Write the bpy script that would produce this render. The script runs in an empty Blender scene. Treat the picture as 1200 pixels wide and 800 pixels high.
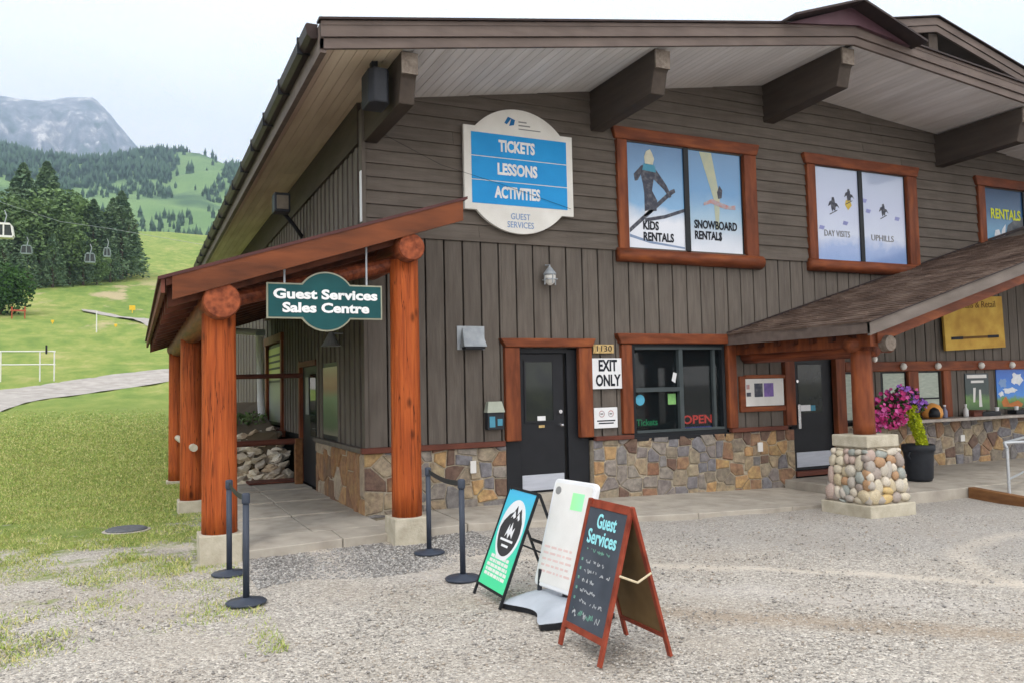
import bpy, math, random
import numpy as np
from mathutils import Vector, Matrix, noise
random.seed(7); np.random.seed(7)
S = bpy.context.scene
COL = S.collection
R = math.radians

# ------------------------------------------------------------------ camera
CAM = Vector((-2.962, -11.156, 1.743)); YAW, PIT, ROL = R(25.186), R(3.164), R(-1.269)
F = Vector((math.sin(YAW)*math.cos(PIT), math.cos(YAW)*math.cos(PIT), math.sin(PIT)))
R0 = Vector((math.cos(YAW), -math.sin(YAW), 0)); U0 = R0.cross(F)
RX = R0*math.cos(ROL)+U0*math.sin(ROL); UX = -R0*math.sin(ROL)+U0*math.cos(ROL)
cd = bpy.data.cameras.new('camera'); cam = bpy.data.objects.new('camera', cd); COL.objects.link(cam)
cd.sensor_width = 36; cd.lens = 943.3/1200*36; cd.clip_start = 0.1; cd.clip_end = 12000
M = Matrix((RX, UX, -F)).transposed().to_4x4(); M.translation = CAM
cam.matrix_world = M; S.camera = cam

# ------------------------------------------------------------------ sky, sun, exposure
SUN_EL, SUN_AZ = R(52), R(-140)      # azimuth measured from +Y towards +X : sun stands behind the camera, to the left
w = bpy.data.worlds.new('World'); S.world = w; w.use_nodes = True
nt = w.node_tree; nt.nodes.clear()
out = nt.nodes.new('ShaderNodeOutputWorld'); bg = nt.nodes.new('ShaderNodeBackground')
sky = nt.nodes.new('ShaderNodeTexSky'); sky.sky_type = 'NISHITA'; sky.sun_disc = False
sky.sun_elevation = SUN_EL; sky.sun_rotation = SUN_AZ; sky.dust_density = 3; sky.air_density = 1.2
tc = nt.nodes.new('ShaderNodeTexCoord'); mp = nt.nodes.new('ShaderNodeMapping'); mp.inputs['Scale'].default_value = (1.2, 1.2, 3.2)
nz = nt.nodes.new('ShaderNodeTexNoise'); nz.inputs['Scale'].default_value = 1.6; nz.inputs['Detail'].default_value = 6; nz.inputs['Roughness'].default_value = .5
cr = nt.nodes.new('ShaderNodeValToRGB')
cr.color_ramp.elements[0].position = .35; cr.color_ramp.elements[0].color = (13.8, 13.3, 12.9, 1)
cr.color_ramp.elements[1].position = .62; cr.color_ramp.elements[1].color = (15.6, 14.9, 14.3, 1)
mx = nt.nodes.new('ShaderNodeMix'); mx.data_type = 'RGBA'; mx.inputs[0].default_value = .93
nt.links.new(tc.outputs['Generated'], mp.inputs[0]); nt.links.new(mp.outputs[0], nz.inputs['Vector']); nt.links.new(nz.outputs[0], cr.inputs[0])
nt.links.new(sky.outputs[0], mx.inputs['A']); nt.links.new(cr.outputs[0], mx.inputs['B'])
nt.links.new(mx.outputs['Result'], bg.inputs[0]); bg.inputs[1].default_value = .15
nt.links.new(bg.outputs[0], out.inputs[0])
sl = bpy.data.lights.new('sun', 'SUN'); sl.energy = 1.5; sl.angle = R(11); sl.color = (1, .96, .9)
so = bpy.data.objects.new('sun', sl); COL.objects.link(so)
sd = Vector((math.sin(SUN_AZ)*math.cos(SUN_EL), math.cos(SUN_AZ)*math.cos(SUN_EL), math.sin(SUN_EL)))
so.rotation_euler = sd.to_track_quat('Z', 'Y').to_euler()
S.view_settings.view_transform = 'Standard'; S.view_settings.look = 'None'; S.view_settings.gamma = 1
S.view_settings.exposure = 0.14

# ------------------------------------------------------------------ materials
def newmat(name):
    m = bpy.data.materials.new(name); m.use_nodes = True
    return m, m.node_tree, m.node_tree.nodes['Principled BSDF']
def srgb(r, g, b):
    f = lambda c: (c/255/12.92 if c/255 <= .04045 else ((c/255+.055)/1.055)**2.4)
    return (f(r), f(g), f(b), 1)
def pm(name, c1, c2=None, scale=(1, 1, 1), nscale=6, rough=.7, bump=0, bscale=None, metal=0, rnd=0, spec=.2, detail=6, dist=.02, c3=None, lo=.3, hi=.7, coat=0):
    """two-colour noise material with grain, bump and a per-object brightness change"""
    m, t, b = newmat(name); N = t.nodes; L = t.links
    b.inputs['Roughness'].default_value = rough; b.inputs['Metallic'].default_value = metal
    b.inputs['Specular IOR Level'].default_value = spec; b.inputs['Coat Weight'].default_value = coat
    c1 = tuple(c1)[:3]+(1,)
    if c2 is None: c2 = tuple(x*.82 for x in c1[:3])
    c2 = tuple(c2)[:3]+(1,)
    tcn = N.new('ShaderNodeTexCoord'); mpn = N.new('ShaderNodeMapping'); mpn.inputs['Scale'].default_value = scale
    L.new(tcn.outputs['Object'], mpn.inputs[0])
    n = N.new('ShaderNodeTexNoise'); n.inputs['Scale'].default_value = nscale; n.inputs['Detail'].default_value = detail
    L.new(mpn.outputs[0], n.inputs['Vector'])
    r = N.new('ShaderNodeValToRGB'); r.color_ramp.elements[0].position = lo; r.color_ramp.elements[1].position = hi
    r.color_ramp.elements[0].color = c1; r.color_ramp.elements[1].color = c2
    if c3: e = r.color_ramp.elements.new((lo+hi)/2); e.color = tuple(c3)[:3]+(1,)
    L.new(n.outputs[0], r.inputs[0]); last = r.outputs[0]
    if rnd:
        oi = N.new('ShaderNodeObjectInfo'); mr = N.new('ShaderNodeMapRange'); mr.inputs['To Min'].default_value = 1-rnd; mr.inputs['To Max'].default_value = 1+rnd
        L.new(oi.outputs['Random'], mr.inputs['Value'])
        h = N.new('ShaderNodeHueSaturation'); L.new(last, h.inputs['Color']); L.new(mr.outputs[0], h.inputs['Value']); last = h.outputs[0]
    L.new(last, b.inputs['Base Color'])
    if bump:
        n2 = N.new('ShaderNodeTexNoise'); n2.inputs['Scale'].default_value = bscale or nscale*2; n2.inputs['Detail'].default_value = 5
        L.new(mpn.outputs[0], n2.inputs['Vector'])
        bp = N.new('ShaderNodeBump'); bp.inputs['Strength'].default_value = bump; bp.inputs['Distance'].default_value = dist
        L.new(n2.outputs[0], bp.inputs['Height']); L.new(bp.outputs[0], b.inputs['Normal'])
    return m
def rampmat(name, cols, rough=.8, nscale=7, bump=.5, mixn=.35):
    """each object takes one colour of the list, mottled by noise: for stones and pebbles"""
    m, t, b = newmat(name); N = t.nodes; L = t.links
    oi = N.new('ShaderNodeObjectInfo'); r = N.new('ShaderNodeValToRGB'); r.color_ramp.interpolation = 'CONSTANT'
    els = r.color_ramp.elements
    while len(els) < len(cols): els.new(.5)
    for i, c in enumerate(cols): els[i].position = i/len(cols); els[i].color = tuple(c)[:3]+(1,)
    L.new(oi.outputs['Random'], r.inputs[0])
    tcn = N.new('ShaderNodeTexCoord'); ad = N.new('ShaderNodeVectorMath'); ad.operation = 'ADD'
    L.new(tcn.outputs['Object'], ad.inputs[0]); L.new(oi.outputs['Random'], ad.inputs[1])
    n = N.new('ShaderNodeTexNoise'); n.inputs['Scale'].default_value = nscale; n.inputs['Detail'].default_value = 8; n.inputs['Roughness'].default_value = .65
    L.new(ad.outputs[0], n.inputs['Vector'])
    mr = N.new('ShaderNodeMapRange'); mr.inputs['From Min'].default_value = .3; mr.inputs['From Max'].default_value = .7
    mr.inputs['To Min'].default_value = 1-mixn; mr.inputs['To Max'].default_value = 1+mixn
    L.new(n.outputs[0], mr.inputs['Value'])
    h = N.new('ShaderNodeHueSaturation'); L.new(r.outputs[0], h.inputs['Color']); L.new(mr.outputs[0], h.inputs['Value'])
    n3 = N.new('ShaderNodeTexNoise'); n3.inputs['Scale'].default_value = nscale*.5; L.new(ad.outputs[0], n3.inputs['Vector'])
    mr3 = N.new('ShaderNodeMapRange'); mr3.inputs['To Min'].default_value = .47; mr3.inputs['To Max'].default_value = .53; L.new(n3.outputs[0], mr3.inputs['Value']); L.new(mr3.outputs[0], h.inputs['Hue'])
    L.new(h.outputs[0], b.inputs['Base Color']); b.inputs['Roughness'].default_value = rough
    bp = N.new('ShaderNodeBump'); bp.inputs['Strength'].default_value = bump; bp.inputs['Distance'].default_value = .02
    L.new(n.outputs[0], bp.inputs['Height']); L.new(bp.outputs[0], b.inputs['Normal'])
    return m
def emat(name, c, s=1):
    m, t, b = newmat(name); b.inputs['Base Color'].default_value = tuple(c)[:3]+(1,)
    b.inputs['Emission Color'].default_value = tuple(c)[:3]+(1,); b.inputs['Emission Strength'].default_value = s
    return m
def gradmat(name, stops, z0, z1, axis=2, rough=.35, nmix=.06, nscale=3):
    """colour running along one axis: printed sheets, and a painted reflection on a pane"""
    m, t, b = newmat(name); N = t.nodes; L = t.links
    tcn = N.new('ShaderNodeTexCoord'); sp = N.new('ShaderNodeSeparateXYZ'); L.new(tcn.outputs['Object'], sp.inputs[0])
    mr = N.new('ShaderNodeMapRange'); mr.inputs['From Min'].default_value = z0; mr.inputs['From Max'].default_value = z1
    L.new(sp.outputs[axis], mr.inputs['Value'])
    n = N.new('ShaderNodeTexNoise'); n.inputs['Scale'].default_value = nscale; n.inputs['Detail'].default_value = 4; L.new(tcn.outputs['Object'], n.inputs['Vector'])
    ma = N.new('ShaderNodeMath'); ma.operation = 'MULTIPLY_ADD'; ma.inputs[1].default_value = nmix*2; L.new(n.outputs[0], ma.inputs[0]); L.new(mr.outputs[0], ma.inputs[2])
    mb = N.new('ShaderNodeMath'); mb.operation = 'SUBTRACT'; mb.inputs[1].default_value = nmix; L.new(ma.outputs[0], mb.inputs[0])
    r = N.new('ShaderNodeValToRGB'); els = r.color_ramp.elements
    while len(els) < len(stops): els.new(.5)
    for i, (p, c) in enumerate(stops): els[i].position = p; els[i].color = tuple(c)[:3]+(1,)
    L.new(mb.outputs[0], r.inputs[0]); L.new(r.outputs[0], b.inputs['Base Color']); b.inputs['Roughness'].default_value = rough; b.inputs['Specular IOR Level'].default_value = .5
    return m

m_side = pm('painted_siding', srgb(106, 99, 92), srgb(90, 83, 77), scale=(1, 1, .12), nscale=14, rough=.8, bump=.25, bscale=40, rnd=.035)
m_sidelap = pm('painted_lap_siding', srgb(105, 97, 90), srgb(89, 82, 75), scale=(.12, 1, 1), nscale=14, rough=.8, bump=.25, bscale=40, rnd=.035)
m_groove = pm('siding_backing', (.012, .011, .010), rough=.9)
m_fascia = pm('painted_fascia', srgb(108, 96, 90), srgb(92, 81, 76), scale=(.2, 1, 1), nscale=8, rough=.6, bump=.15)
m_drip = pm('roof_metal_edge', srgb(62, 50, 48), srgb(48, 40, 38), rough=.45, metal=.3)
m_soffit = pm('soffit_plank_paint', srgb(228, 226, 226), srgb(208, 204, 202), scale=(1, .15, 1), nscale=5, rough=.7, bump=.1, rnd=.06)
m_soffitside = pm('soffit_plank_shaded', srgb(226, 212, 192), srgb(204, 186, 164), scale=(1, .15, 1), nscale=5, rough=.7, bump=.1, rnd=.08)  # same paint as the front planks, with the side eave's shade in the colour
m_beam = pm('painted_beam', srgb(76, 67, 60), srgb(62, 54, 48), scale=(1, .15, 1), nscale=8, rough=.7, bump=.2)
m_beamend = pm('weathered_beam_end', srgb(128, 118, 108), srgb(98, 88, 80), nscale=20, rough=.8, bump=.3)
m_log = pm('stained_log', srgb(178, 92, 44), srgb(104, 50, 25), scale=(5, 5, .3), nscale=5, rough=.6, bump=.7, bscale=14, c3=srgb(154, 74, 35), lo=.3, hi=.8, spec=.15)
def crackify(m, sc):
    t = m.node_tree; N = t.nodes; L = t.links; b = N['Principled BSDF']; src = b.inputs['Base Color'].links[0].from_socket
    tcn = N.new('ShaderNodeTexCoord'); mpn = N.new('ShaderNodeMapping'); mpn.inputs['Scale'].default_value = sc; L.new(tcn.outputs['Object'], mpn.inputs[0])
    n = N.new('ShaderNodeTexNoise'); n.inputs['Scale'].default_value = 5; n.inputs['Detail'].default_value = 3; L.new(mpn.outputs[0], n.inputs['Vector'])
    a = N.new('ShaderNodeMath'); a.operation = 'SUBTRACT'; a.inputs[1].default_value = .5; L.new(n.outputs[0], a.inputs[0])
    a2 = N.new('ShaderNodeMath'); a2.operation = 'ABSOLUTE'; L.new(a.outputs[0], a2.inputs[0])
    mr = N.new('ShaderNodeMapRange'); mr.inputs['From Min'].default_value = .002; mr.inputs['From Max'].default_value = .012; mr.inputs['To Min'].default_value = .28; L.new(a2.outputs[0], mr.inputs['Value'])
    v = N.new('ShaderNodeTexVoronoi'); v.inputs['Scale'].default_value = 1.6; mp2 = N.new('ShaderNodeMapping'); mp2.inputs['Scale'].default_value = (2.2, 2.2, 1.2); L.new(tcn.outputs['Object'], mp2.inputs[0]); L.new(mp2.outputs[0], v.inputs['Vector'])
    mk = N.new('ShaderNodeMapRange'); mk.inputs['From Min'].default_value = .06; mk.inputs['From Max'].default_value = .16; mk.inputs['To Min'].default_value = .4; L.new(v.outputs['Distance'], mk.inputs['Value'])
    p = N.new('ShaderNodeMath'); p.operation = 'MULTIPLY'; L.new(mr.outputs[0], p.inputs[0]); L.new(mk.outputs[0], p.inputs[1])
    h = N.new('ShaderNodeHueSaturation'); L.new(src, h.inputs['Color']); L.new(p.outputs[0], h.inputs['Value']); L.new(h.outputs[0], b.inputs['Base Color'])
def weather(m, amt=.22):
    t = m.node_tree; N = t.nodes; L = t.links; b = N['Principled BSDF']; src = b.inputs['Base Color'].links[0].from_socket
    tcn = N.new('ShaderNodeTexCoord'); n = N.new('ShaderNodeTexNoise'); n.inputs['Scale'].default_value = 1.1; n.inputs['Detail'].default_value = 7; n.inputs['Roughness'].default_value = .65
    mpn = N.new('ShaderNodeMapping'); mpn.inputs['Scale'].default_value = (1.4, 1, .5); L.new(tcn.outputs['Object'], mpn.inputs[0]); L.new(mpn.outputs[0], n.inputs['Vector'])
    mr = N.new('ShaderNodeMapRange'); mr.inputs['From Min'].default_value = .3; mr.inputs['From Max'].default_value = .7; mr.inputs['To Min'].default_value = 1-amt; mr.inputs['To Max'].default_value = 1+amt; L.new(n.outputs[0], mr.inputs['Value'])
    h = N.new('ShaderNodeHueSaturation'); L.new(src, h.inputs['Color']); L.new(mr.outputs[0], h.inputs['Value']); L.new(h.outputs[0], b.inputs['Base Color'])
crackify(m_log, (3.2, 3.2, .12))
m_logy = pm('stained_log_lengthwise', srgb(138, 76, 46), srgb(76, 38, 24), scale=(3, .22, 3), nscale=6, rough=.5, bump=.5, bscale=12, c3=srgb(112, 56, 34))
m_logend = pm('log_end_grain', srgb(158, 84, 52), srgb(96, 46, 28), nscale=16, rough=.65, bump=.4)
m_trim = pm('stained_trim', srgb(138, 76, 42), srgb(88, 45, 24), scale=(1, 1, .2), nscale=9, rough=.55, bump=.4, c3=srgb(114, 60, 36))
m_trimx = pm('stained_trim_lengthwise', srgb(140, 78, 42), srgb(88, 46, 24), scale=(.2, 1, 1), nscale=9, rough=.55, bump=.4, c3=srgb(114, 60, 36))
m_ledge = pm('brown_ledge', srgb(112, 66, 52), srgb(84, 48, 40), scale=(.2, 1, 1), nscale=10, rough=.65, bump=.3)
m_barge = pm('stained_barge', srgb(122, 66, 36), srgb(70, 38, 22), scale=(.3, 1, 1.5), nscale=4, rough=.5, bump=.25, c3=srgb(100, 54, 30))
m_raft = pm('stained_rafter', srgb(110, 62, 42), srgb(64, 34, 24), nscale=6, rough=.6)
m_porchroof = pm('dark_red_metal_roof', srgb(84, 50, 48), srgb(66, 42, 42), nscale=3, rough=.4, metal=.2)
m_stone = rampmat('flagstone', [srgb(*c) for c in [(122, 114, 110), (146, 130, 106), (112, 108, 110), (164, 132, 92), (122, 88, 68), (138, 126, 108), (116, 112, 110), (152, 138, 116), (104, 82, 70), (130, 122, 114), (156, 128, 90), (124, 114, 100), (136, 106, 82), (114, 112, 116)]], nscale=11, mixn=.45, bump=.6)
m_stoneside = rampmat('flagstone_brown', [srgb(*c) for c in [(140, 104, 72), (124, 92, 66), (156, 120, 84), (110, 84, 64), (150, 134, 116), (132, 96, 62)]], nscale=9, mixn=.35, bump=.6)
m_mortar = pm('mortar', srgb(176, 166, 148), srgb(146, 136, 120), nscale=25, rough=.95, bump=.4)
m_river = rampmat('river_stone', [srgb(*c) for c in [(188, 178, 158), (156, 148, 140), (190, 164, 112), (170, 150, 140), (146, 150, 144), (200, 190, 168), (150, 138, 130), (182, 168, 140), (164, 130, 98), (184, 176, 162), (168, 160, 150), (196, 186, 170)]], nscale=9, mixn=.35, bump=.25, rough=.65)
m_rubble = rampmat('rubble_stone', [srgb(*c) for c in [(222, 212, 190), (204, 192, 172), (184, 174, 160), (228, 220, 204), (196, 176, 150)]], nscale=9, mixn=.3)
m_conc = pm('concrete', srgb(176, 169, 158), srgb(150, 143, 133), nscale=3.5, rough=.9, bump=.3, bscale=60, dist=.01, rnd=.03, c3=srgb(166, 159, 148))
m_concpale = pm('pale_concrete', srgb(190, 183, 166), srgb(162, 154, 136), nscale=6, rough=.9, bump=.35, bscale=40)
m_black = pm('black_paint', (.010, .011, .014), (.014, .015, .019), nscale=4, rough=.5, spec=.25)
m_blackplastic = pm('black_plastic', (.022, .024, .03), (.03, .033, .04), nscale=10, rough=.5)
m_stan = pm('dark_slate_coating', (.035, .043, .062), (.05, .06, .082), nscale=6, rough=.45)
m_blackframe = pm('black_window_frame', (.015, .018, .022), nscale=4, rough=.4)
m_greyframe = pm('grey_window_frame', (.06, .075, .08), nscale=4, rough=.4)
m_white = pm('white_paint', (.74, .75, .77), (.66, .67, .69), nscale=5, rough=.5)
m_offwhite = pm('off_white', (.72, .71, .69), (.64, .63, .61), nscale=5, rough=.6)
m_ink = pm('black_ink', (.015, .017, .025), nscale=4, rough=.6)
m_steel = pm('brushed_kick_plate', (.52, .55, .62), (.44, .47, .54), scale=(.1, 1, 1), nscale=30, rough=.38, metal=.35)
m_chrome = pm('chrome', (.6, .6, .62), nscale=5, rough=.25, metal=.9)
m_grey = pm('grey_metal', (.4, .43, .46), (.3, .33, .36), nscale=8, rough=.5, metal=.2)
m_galv = pm('galvanised_tube', (.5, .52, .54), (.42, .44, .46), nscale=20, rough=.4, metal=.5)
m_blue = pm('sign_blue', srgb(34, 152, 220), srgb(26, 140, 208), nscale=2, rough=.45)
m_signpale = pm('sign_pale_grey', srgb(228, 227, 222), srgb(214, 212, 206), nscale=3, rough=.5)
m_signblueink = pm('faded_blue_ink', srgb(128, 160, 205), nscale=3, rough=.5)
m_bluelogo = pm('logo_blue', srgb(30, 110, 170), nscale=3, rough=.5)
m_greyink = pm('grey_ink', srgb(140, 140, 140), nscale=3, rough=.5)
m_green = pm('sign_dark_teal', srgb(22, 78, 80), srgb(16, 64, 68), nscale=3, rough=.5)
m_signedge = pm('sign_edge_grey', srgb(150, 150, 132), nscale=6, rough=.6)
m_letter = pm('sign_white_letter', (.82, .83, .84), nscale=3, rough=.5)
m_yellow = pm('weathered_yellow_board', srgb(206, 172, 84), srgb(176, 136, 62), nscale=3.2, rough=.7, c3=srgb(194, 156, 72), bump=.1)
m_yellink = pm('brown_ink', srgb(108, 78, 36), nscale=3)
m_gold = pm('brass_plate', srgb(206, 180, 128), srgb(150, 122, 72), nscale=20, rough=.5)
m_slate = pm('chalkboard', srgb(78, 84, 94), srgb(56, 61, 70), nscale=4, rough=.75, lo=.2, hi=.8)
m_chalkblue = pm('blue_chalk', srgb(150, 222, 230), nscale=40, rough=.9)
m_chalk = pm('white_chalk', srgb(196, 198, 200), srgb(140, 144, 150), nscale=60, rough=.9)
m_chalkgreen = pm('green_chalk', srgb(120, 170, 150), srgb(90, 130, 120), nscale=60, rough=.9)
m_boardwood = pm('red_stained_frame', srgb(148, 68, 48), srgb(108, 44, 30), nscale=9, rough=.55, bump=.2)
m_hard = pm('hardboard_back', srgb(120, 98, 66), srgb(98, 78, 50), nscale=5, rough=.8)
m_rope = pm('pale_cord', srgb(206, 192, 162), nscale=30, rough=.9)
m_baseplastic = pm('grey_moulded_plastic', srgb(176, 182, 190), srgb(160, 166, 174), nscale=5, rough=.5, bump=.1)
m_timber = pm('brown_timber', srgb(138, 98, 62), srgb(104, 70, 44), scale=(1, .2, 1), nscale=10, rough=.8, bump=.3)
m_shingle = pm('weathered_shingle', srgb(116, 100, 90), srgb(68, 54, 47), nscale=2.2, rough=.9, bump=.6, bscale=60, rnd=.16, c3=srgb(92, 76, 67))
m_maroon = pm('maroon_metal', srgb(92, 66, 74), srgb(78, 54, 60), nscale=3, rough=.4, metal=.3)
m_rooftop = pm('roof_membrane', srgb(84, 78, 74), nscale=4, rough=.8)
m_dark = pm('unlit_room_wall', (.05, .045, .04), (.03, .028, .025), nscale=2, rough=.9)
m_counter = pm('counter_top', srgb(176, 168, 160), srgb(140, 132, 126), nscale=8, rough=.5)
m_pale = pm('pale_blind', srgb(180, 188, 176), srgb(150, 162, 152), scale=(1, 1, 5), nscale=6, rough=.4)
m_bulb = pm('frosted_bulb', (.8, .78, .74), nscale=4, rough=.3)
def glass(name, tint, mixf):
    m, t, b = newmat(name); N = t.nodes; L = t.links
    b.inputs['Base Color'].default_value = tint; b.inputs['Roughness'].default_value = .04; b.inputs['Specular IOR Level'].default_value = .5
    tr = N.new('ShaderNodeBsdfTransparent'); ms = N.new('ShaderNodeMixShader'); ms.inputs[0].default_value = mixf
    L.new(tr.outputs[0], ms.inputs[1]); L.new(b.outputs[0], ms.inputs[2]); L.new(ms.outputs[0], N['Material Output'].inputs[0])
    return m
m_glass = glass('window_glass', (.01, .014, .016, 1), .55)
m_doorglass = pm('door_glass', (.007, .011, .012), (.02, .026, .018), nscale=3.5, rough=.06, spec=.35)

for m_ in (m_side, m_sidelap, m_conc): weather(m_, .13)
weather(m_fascia, .1)
# ------------------------------------------------------------------ geometry helpers
class G:
    def __init__(s): s.v = []; s.f = []
    def add(s, vs, fs):
        n = len(s.v); s.v += [tuple(p) for p in vs]; s.f += [tuple(i+n for i in q) for q in fs]; return s
    def box(s, x0, x1, y0, y1, z0, z1):
        return s.add([(x0,y0,z0),(x1,y0,z0),(x1,y1,z0),(x0,y1,z0),(x0,y0,z1),(x1,y0,z1),(x1,y1,z1),(x0,y1,z1)],
                     [(0,3,2,1),(4,5,6,7),(0,1,5,4),(1,2,6,5),(2,3,7,6),(3,0,4,7)])
    def hexa(s, p):  # 8 points in box order
        return s.add(p, [(0,3,2,1),(4,5,6,7),(0,1,5,4),(1,2,6,5),(2,3,7,6),(3,0,4,7)])
    def cyl(s, p0, p1, r0, r1=None, n=12, caps=True, segs=1, wob=0):
        r1 = r0 if r1 is None else r1; p0 = Vector(p0); p1 = Vector(p1); d = (p1-p0).normalized()
        a = d.orthogonal().normalized(); b = d.cross(a); vs = []; fs = []
        ph = random.random()*6
        for k in range(segs+1):
            t = k/segs; c = p0.lerp(p1, t); r = r0+(r1-r0)*t
            for i in range(n):
                an = 2*math.pi*i/n; rr = r*(1+wob*math.sin(3*an+ph+t*2)*.5+wob*random.uniform(-.3, .3))
                vs.append(c+(a*math.cos(an)+b*math.sin(an))*rr)
        for k in range(segs):
            for i in range(n): j = (i+1) % n; fs.append((k*n+i, k*n+j, (k+1)*n+j, (k+1)*n+i))
        if caps: fs += [tuple(range(n))[::-1], tuple(range(segs*n, segs*n+n))]
        return s.add(vs, fs)
    def tube(s, pts, r, n=8):
        for a, b in zip(pts, pts[1:]): s.cyl(a, b, r, r, n)
        return s
    def prism(s, poly, a, b, to):   # poly in 2D, extruded between depths a and b; to(u,v,d) -> point
        n = len(poly); vs = [to(u, v, a) for u, v in poly]+[to(u, v, b) for u, v in poly]
        return s.add(vs, [tuple(range(n)), tuple(range(2*n-1, n-1, -1))]+[(i, n+i, n+(i+1) % n, (i+1) % n) for i in range(n)])
    def lathe(s, c, prof, n=20):
        vs = []; fs = []
        for r, z in prof:
            for i in range(n): a = 2*math.pi*i/n; vs.append((c[0]+r*math.cos(a), c[1]+r*math.sin(a), c[2]+z))
        m = len(prof)
        for k in range(m-1):
            for i in range(n): j = (i+1) % n; fs.append((k*n+i, k*n+j, (k+1)*n+j, (k+1)*n+i))
        fs += [tuple(range(n))[::-1], tuple(range((m-1)*n, m*n))]
        return s.add(vs, fs)
    def xf(s, M): s.v = [tuple(M @ Vector(p)) for p in s.v]; return s
XZ = lambda u, v, d: (u, d, v)
YZ = lambda u, v, d: (d, u, v)
XY = lambda u, v, d: (u, v, d)
def mesh(g, mat, smooth=False, name='m'):
    me = bpy.data.meshes.new(name); me.from_pydata(g.v, [], g.f); me.update()
    if mat: me.materials.append(mat)
    if smooth: me.polygons.foreach_set('use_smooth', [True]*len(me.polygons))
    return me
def fixn(me):
    import bmesh
    b = bmesh.new(); b.from_mesh(me); bmesh.ops.recalc_face_normals(b, faces=b.faces); b.to_mesh(me); b.free()
def tag(o, label=None, cat=None, group=None, kind=None):
    for k, v in (('label', label), ('category', cat), ('group', group), ('kind', kind)):
        if v: o[k] = v
    return o
def wloc(o):
    v = Vector((0, 0, 0))
    while o: v += o.location; o = o.parent
    return v
def obj(name, g, mat, parent=None, local=False, smooth=False, bevel=0, label=None, kind=None):
    me = g if isinstance(g, bpy.types.Mesh) else mesh(g, mat, smooth, name)
    if not isinstance(g, bpy.types.Mesh): fixn(me)
    o = bpy.data.objects.new(name, me); COL.objects.link(o)
    if parent:
        o.parent = parent
        if not local: o.location = -wloc(parent)
    if bevel:
        b = o.modifiers.new('bevel', 'BEVEL'); b.width = bevel; b.segments = 2; b.limit_method = 'ANGLE'
    if label: o['label'] = label
    if kind: o['kind'] = kind
    return o
def thing(name, label, cat, loc=(0, 0, 0), group=None, rz=0):
    o = bpy.data.objects.new(name, None); COL.objects.link(o); o.location = loc; o.rotation_euler.z = rz; o.empty_display_size = .2
    return tag(o, label, cat, group)
def smooth_angle(o):
    o.data.polygons.foreach_set('use_smooth', [True]*len(o.data.polygons))
    m = o.modifiers.new('edge', 'EDGE_SPLIT'); m.split_angle = R(35)
def text(body, M, size, mat, parent=None, name='lettering', bold=0, width=None, align='CENTER', ext=.002, local=False):
    cu = bpy.data.curves.new('txt', 'FONT'); cu.body = body; cu.size = size; cu.align_x = align; cu.align_y = 'CENTER'
    cu.offset = bold; cu.extrude = ext; cu.resolution_u = 3; cu.space_line = .95
    t = bpy.data.objects.new('txt', cu); COL.objects.link(t)
    bpy.context.view_layer.update()
    me = bpy.data.meshes.new_from_object(t.evaluated_get(bpy.context.evaluated_depsgraph_get()))
    bpy.data.objects.remove(t); bpy.data.curves.remove(cu)
    if width:
        xs = [v.co.x for v in me.vertices]; wd = max(xs)-min(xs); me.transform(Matrix.Diagonal((width/wd, 1, 1, 1)))
    me.transform(M); me.materials.clear(); me.materials.append(mat)
    return obj(name, me, None, parent, local)
def front(x, y, z): return Matrix.Translation((x, y, z)) @ Matrix.Rotation(R(90), 4, 'X')
def sstep(a, b, x): t = min(1, max(0, (x-a)/(b-a))); return t*t*(3-2*t)

# ------------------------------------------------------------------ terrain
HZ = np.array([[-60, -.3], [-5, -.12], [0, -.14], [4, -.22], [8, -.22], [11, .02], [15, .48], [19, .95], [23, 1.36], [27, 1.74], [31, 2.2], [49, 4.5], [89, 11.7], [139, 23], [209, 40], [260, 52], [400, 66], [900, 90], [6000, 120]], float)
GX = np.array([[-60, 0], [-2, 0.02], [1, .02], [3, 0], [6, -.07], [9, -.09], [60, -.1]], float)
def ground(x, y):
    z = np.interp(y, HZ[:, 0], HZ[:, 1])
    near = np.interp(x, GX[:, 0], GX[:, 1])
    wgt = np.clip((12-y)/8, 0, 1)
    un = (.12*np.sin(x*.31+y*.22)+.1*np.sin(y*.55-x*.2))*np.clip((y-14)/20, 0, 1)
    return z+near*wgt+un
def gz(x, y): return float(ground(np.array(x, float), np.array(y, float)))
def graded(lo, hi, n0, n1, step):
    a = list(np.arange(n0, n1+1e-6, step)); s = step; v = n1
    while v < hi: s *= 1.22; v += s; a.append(min(v, hi))
    s = step; v = n0
    while v > lo: s *= 1.22; v -= s; a.insert(0, max(v, lo))
    return np.array(a)
def grid_mesh(name, P, mat, smooth=True):   # P (ny, nx, 3)
    ny, nx = P.shape[:2]; v = P.reshape(-1, 3)
    i = (np.arange(ny-1)[:, None]*nx+np.arange(nx-1)[None, :]).ravel()
    f = np.stack([i, i+1, i+nx+1, i+nx], 1)
    return np_mesh(name, v, f, mat, smooth)
def np_mesh(name, v, f, mat, smooth=False):
    v = np.ascontiguousarray(v, dtype=np.float32); f = np.ascontiguousarray(f, dtype=np.int32)
    me = bpy.data.meshes.new(name); k = f.shape[1]
    me.vertices.add(len(v)); me.vertices.foreach_set('co', v.ravel())
    me.loops.add(f.size); me.loops.foreach_set('vertex_index', f.ravel())
    me.polygons.add(len(f)); me.polygons.foreach_set('loop_start', np.arange(0, f.size, k, dtype=np.int32)); me.polygons.foreach_set('loop_total', np.full(len(f), k, dtype=np.int32))
    me.update(calc_edges=True); me.materials.append(mat)
    if smooth: me.polygons.foreach_set('use_smooth', np.ones(len(f), dtype=bool))
    return me
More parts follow.
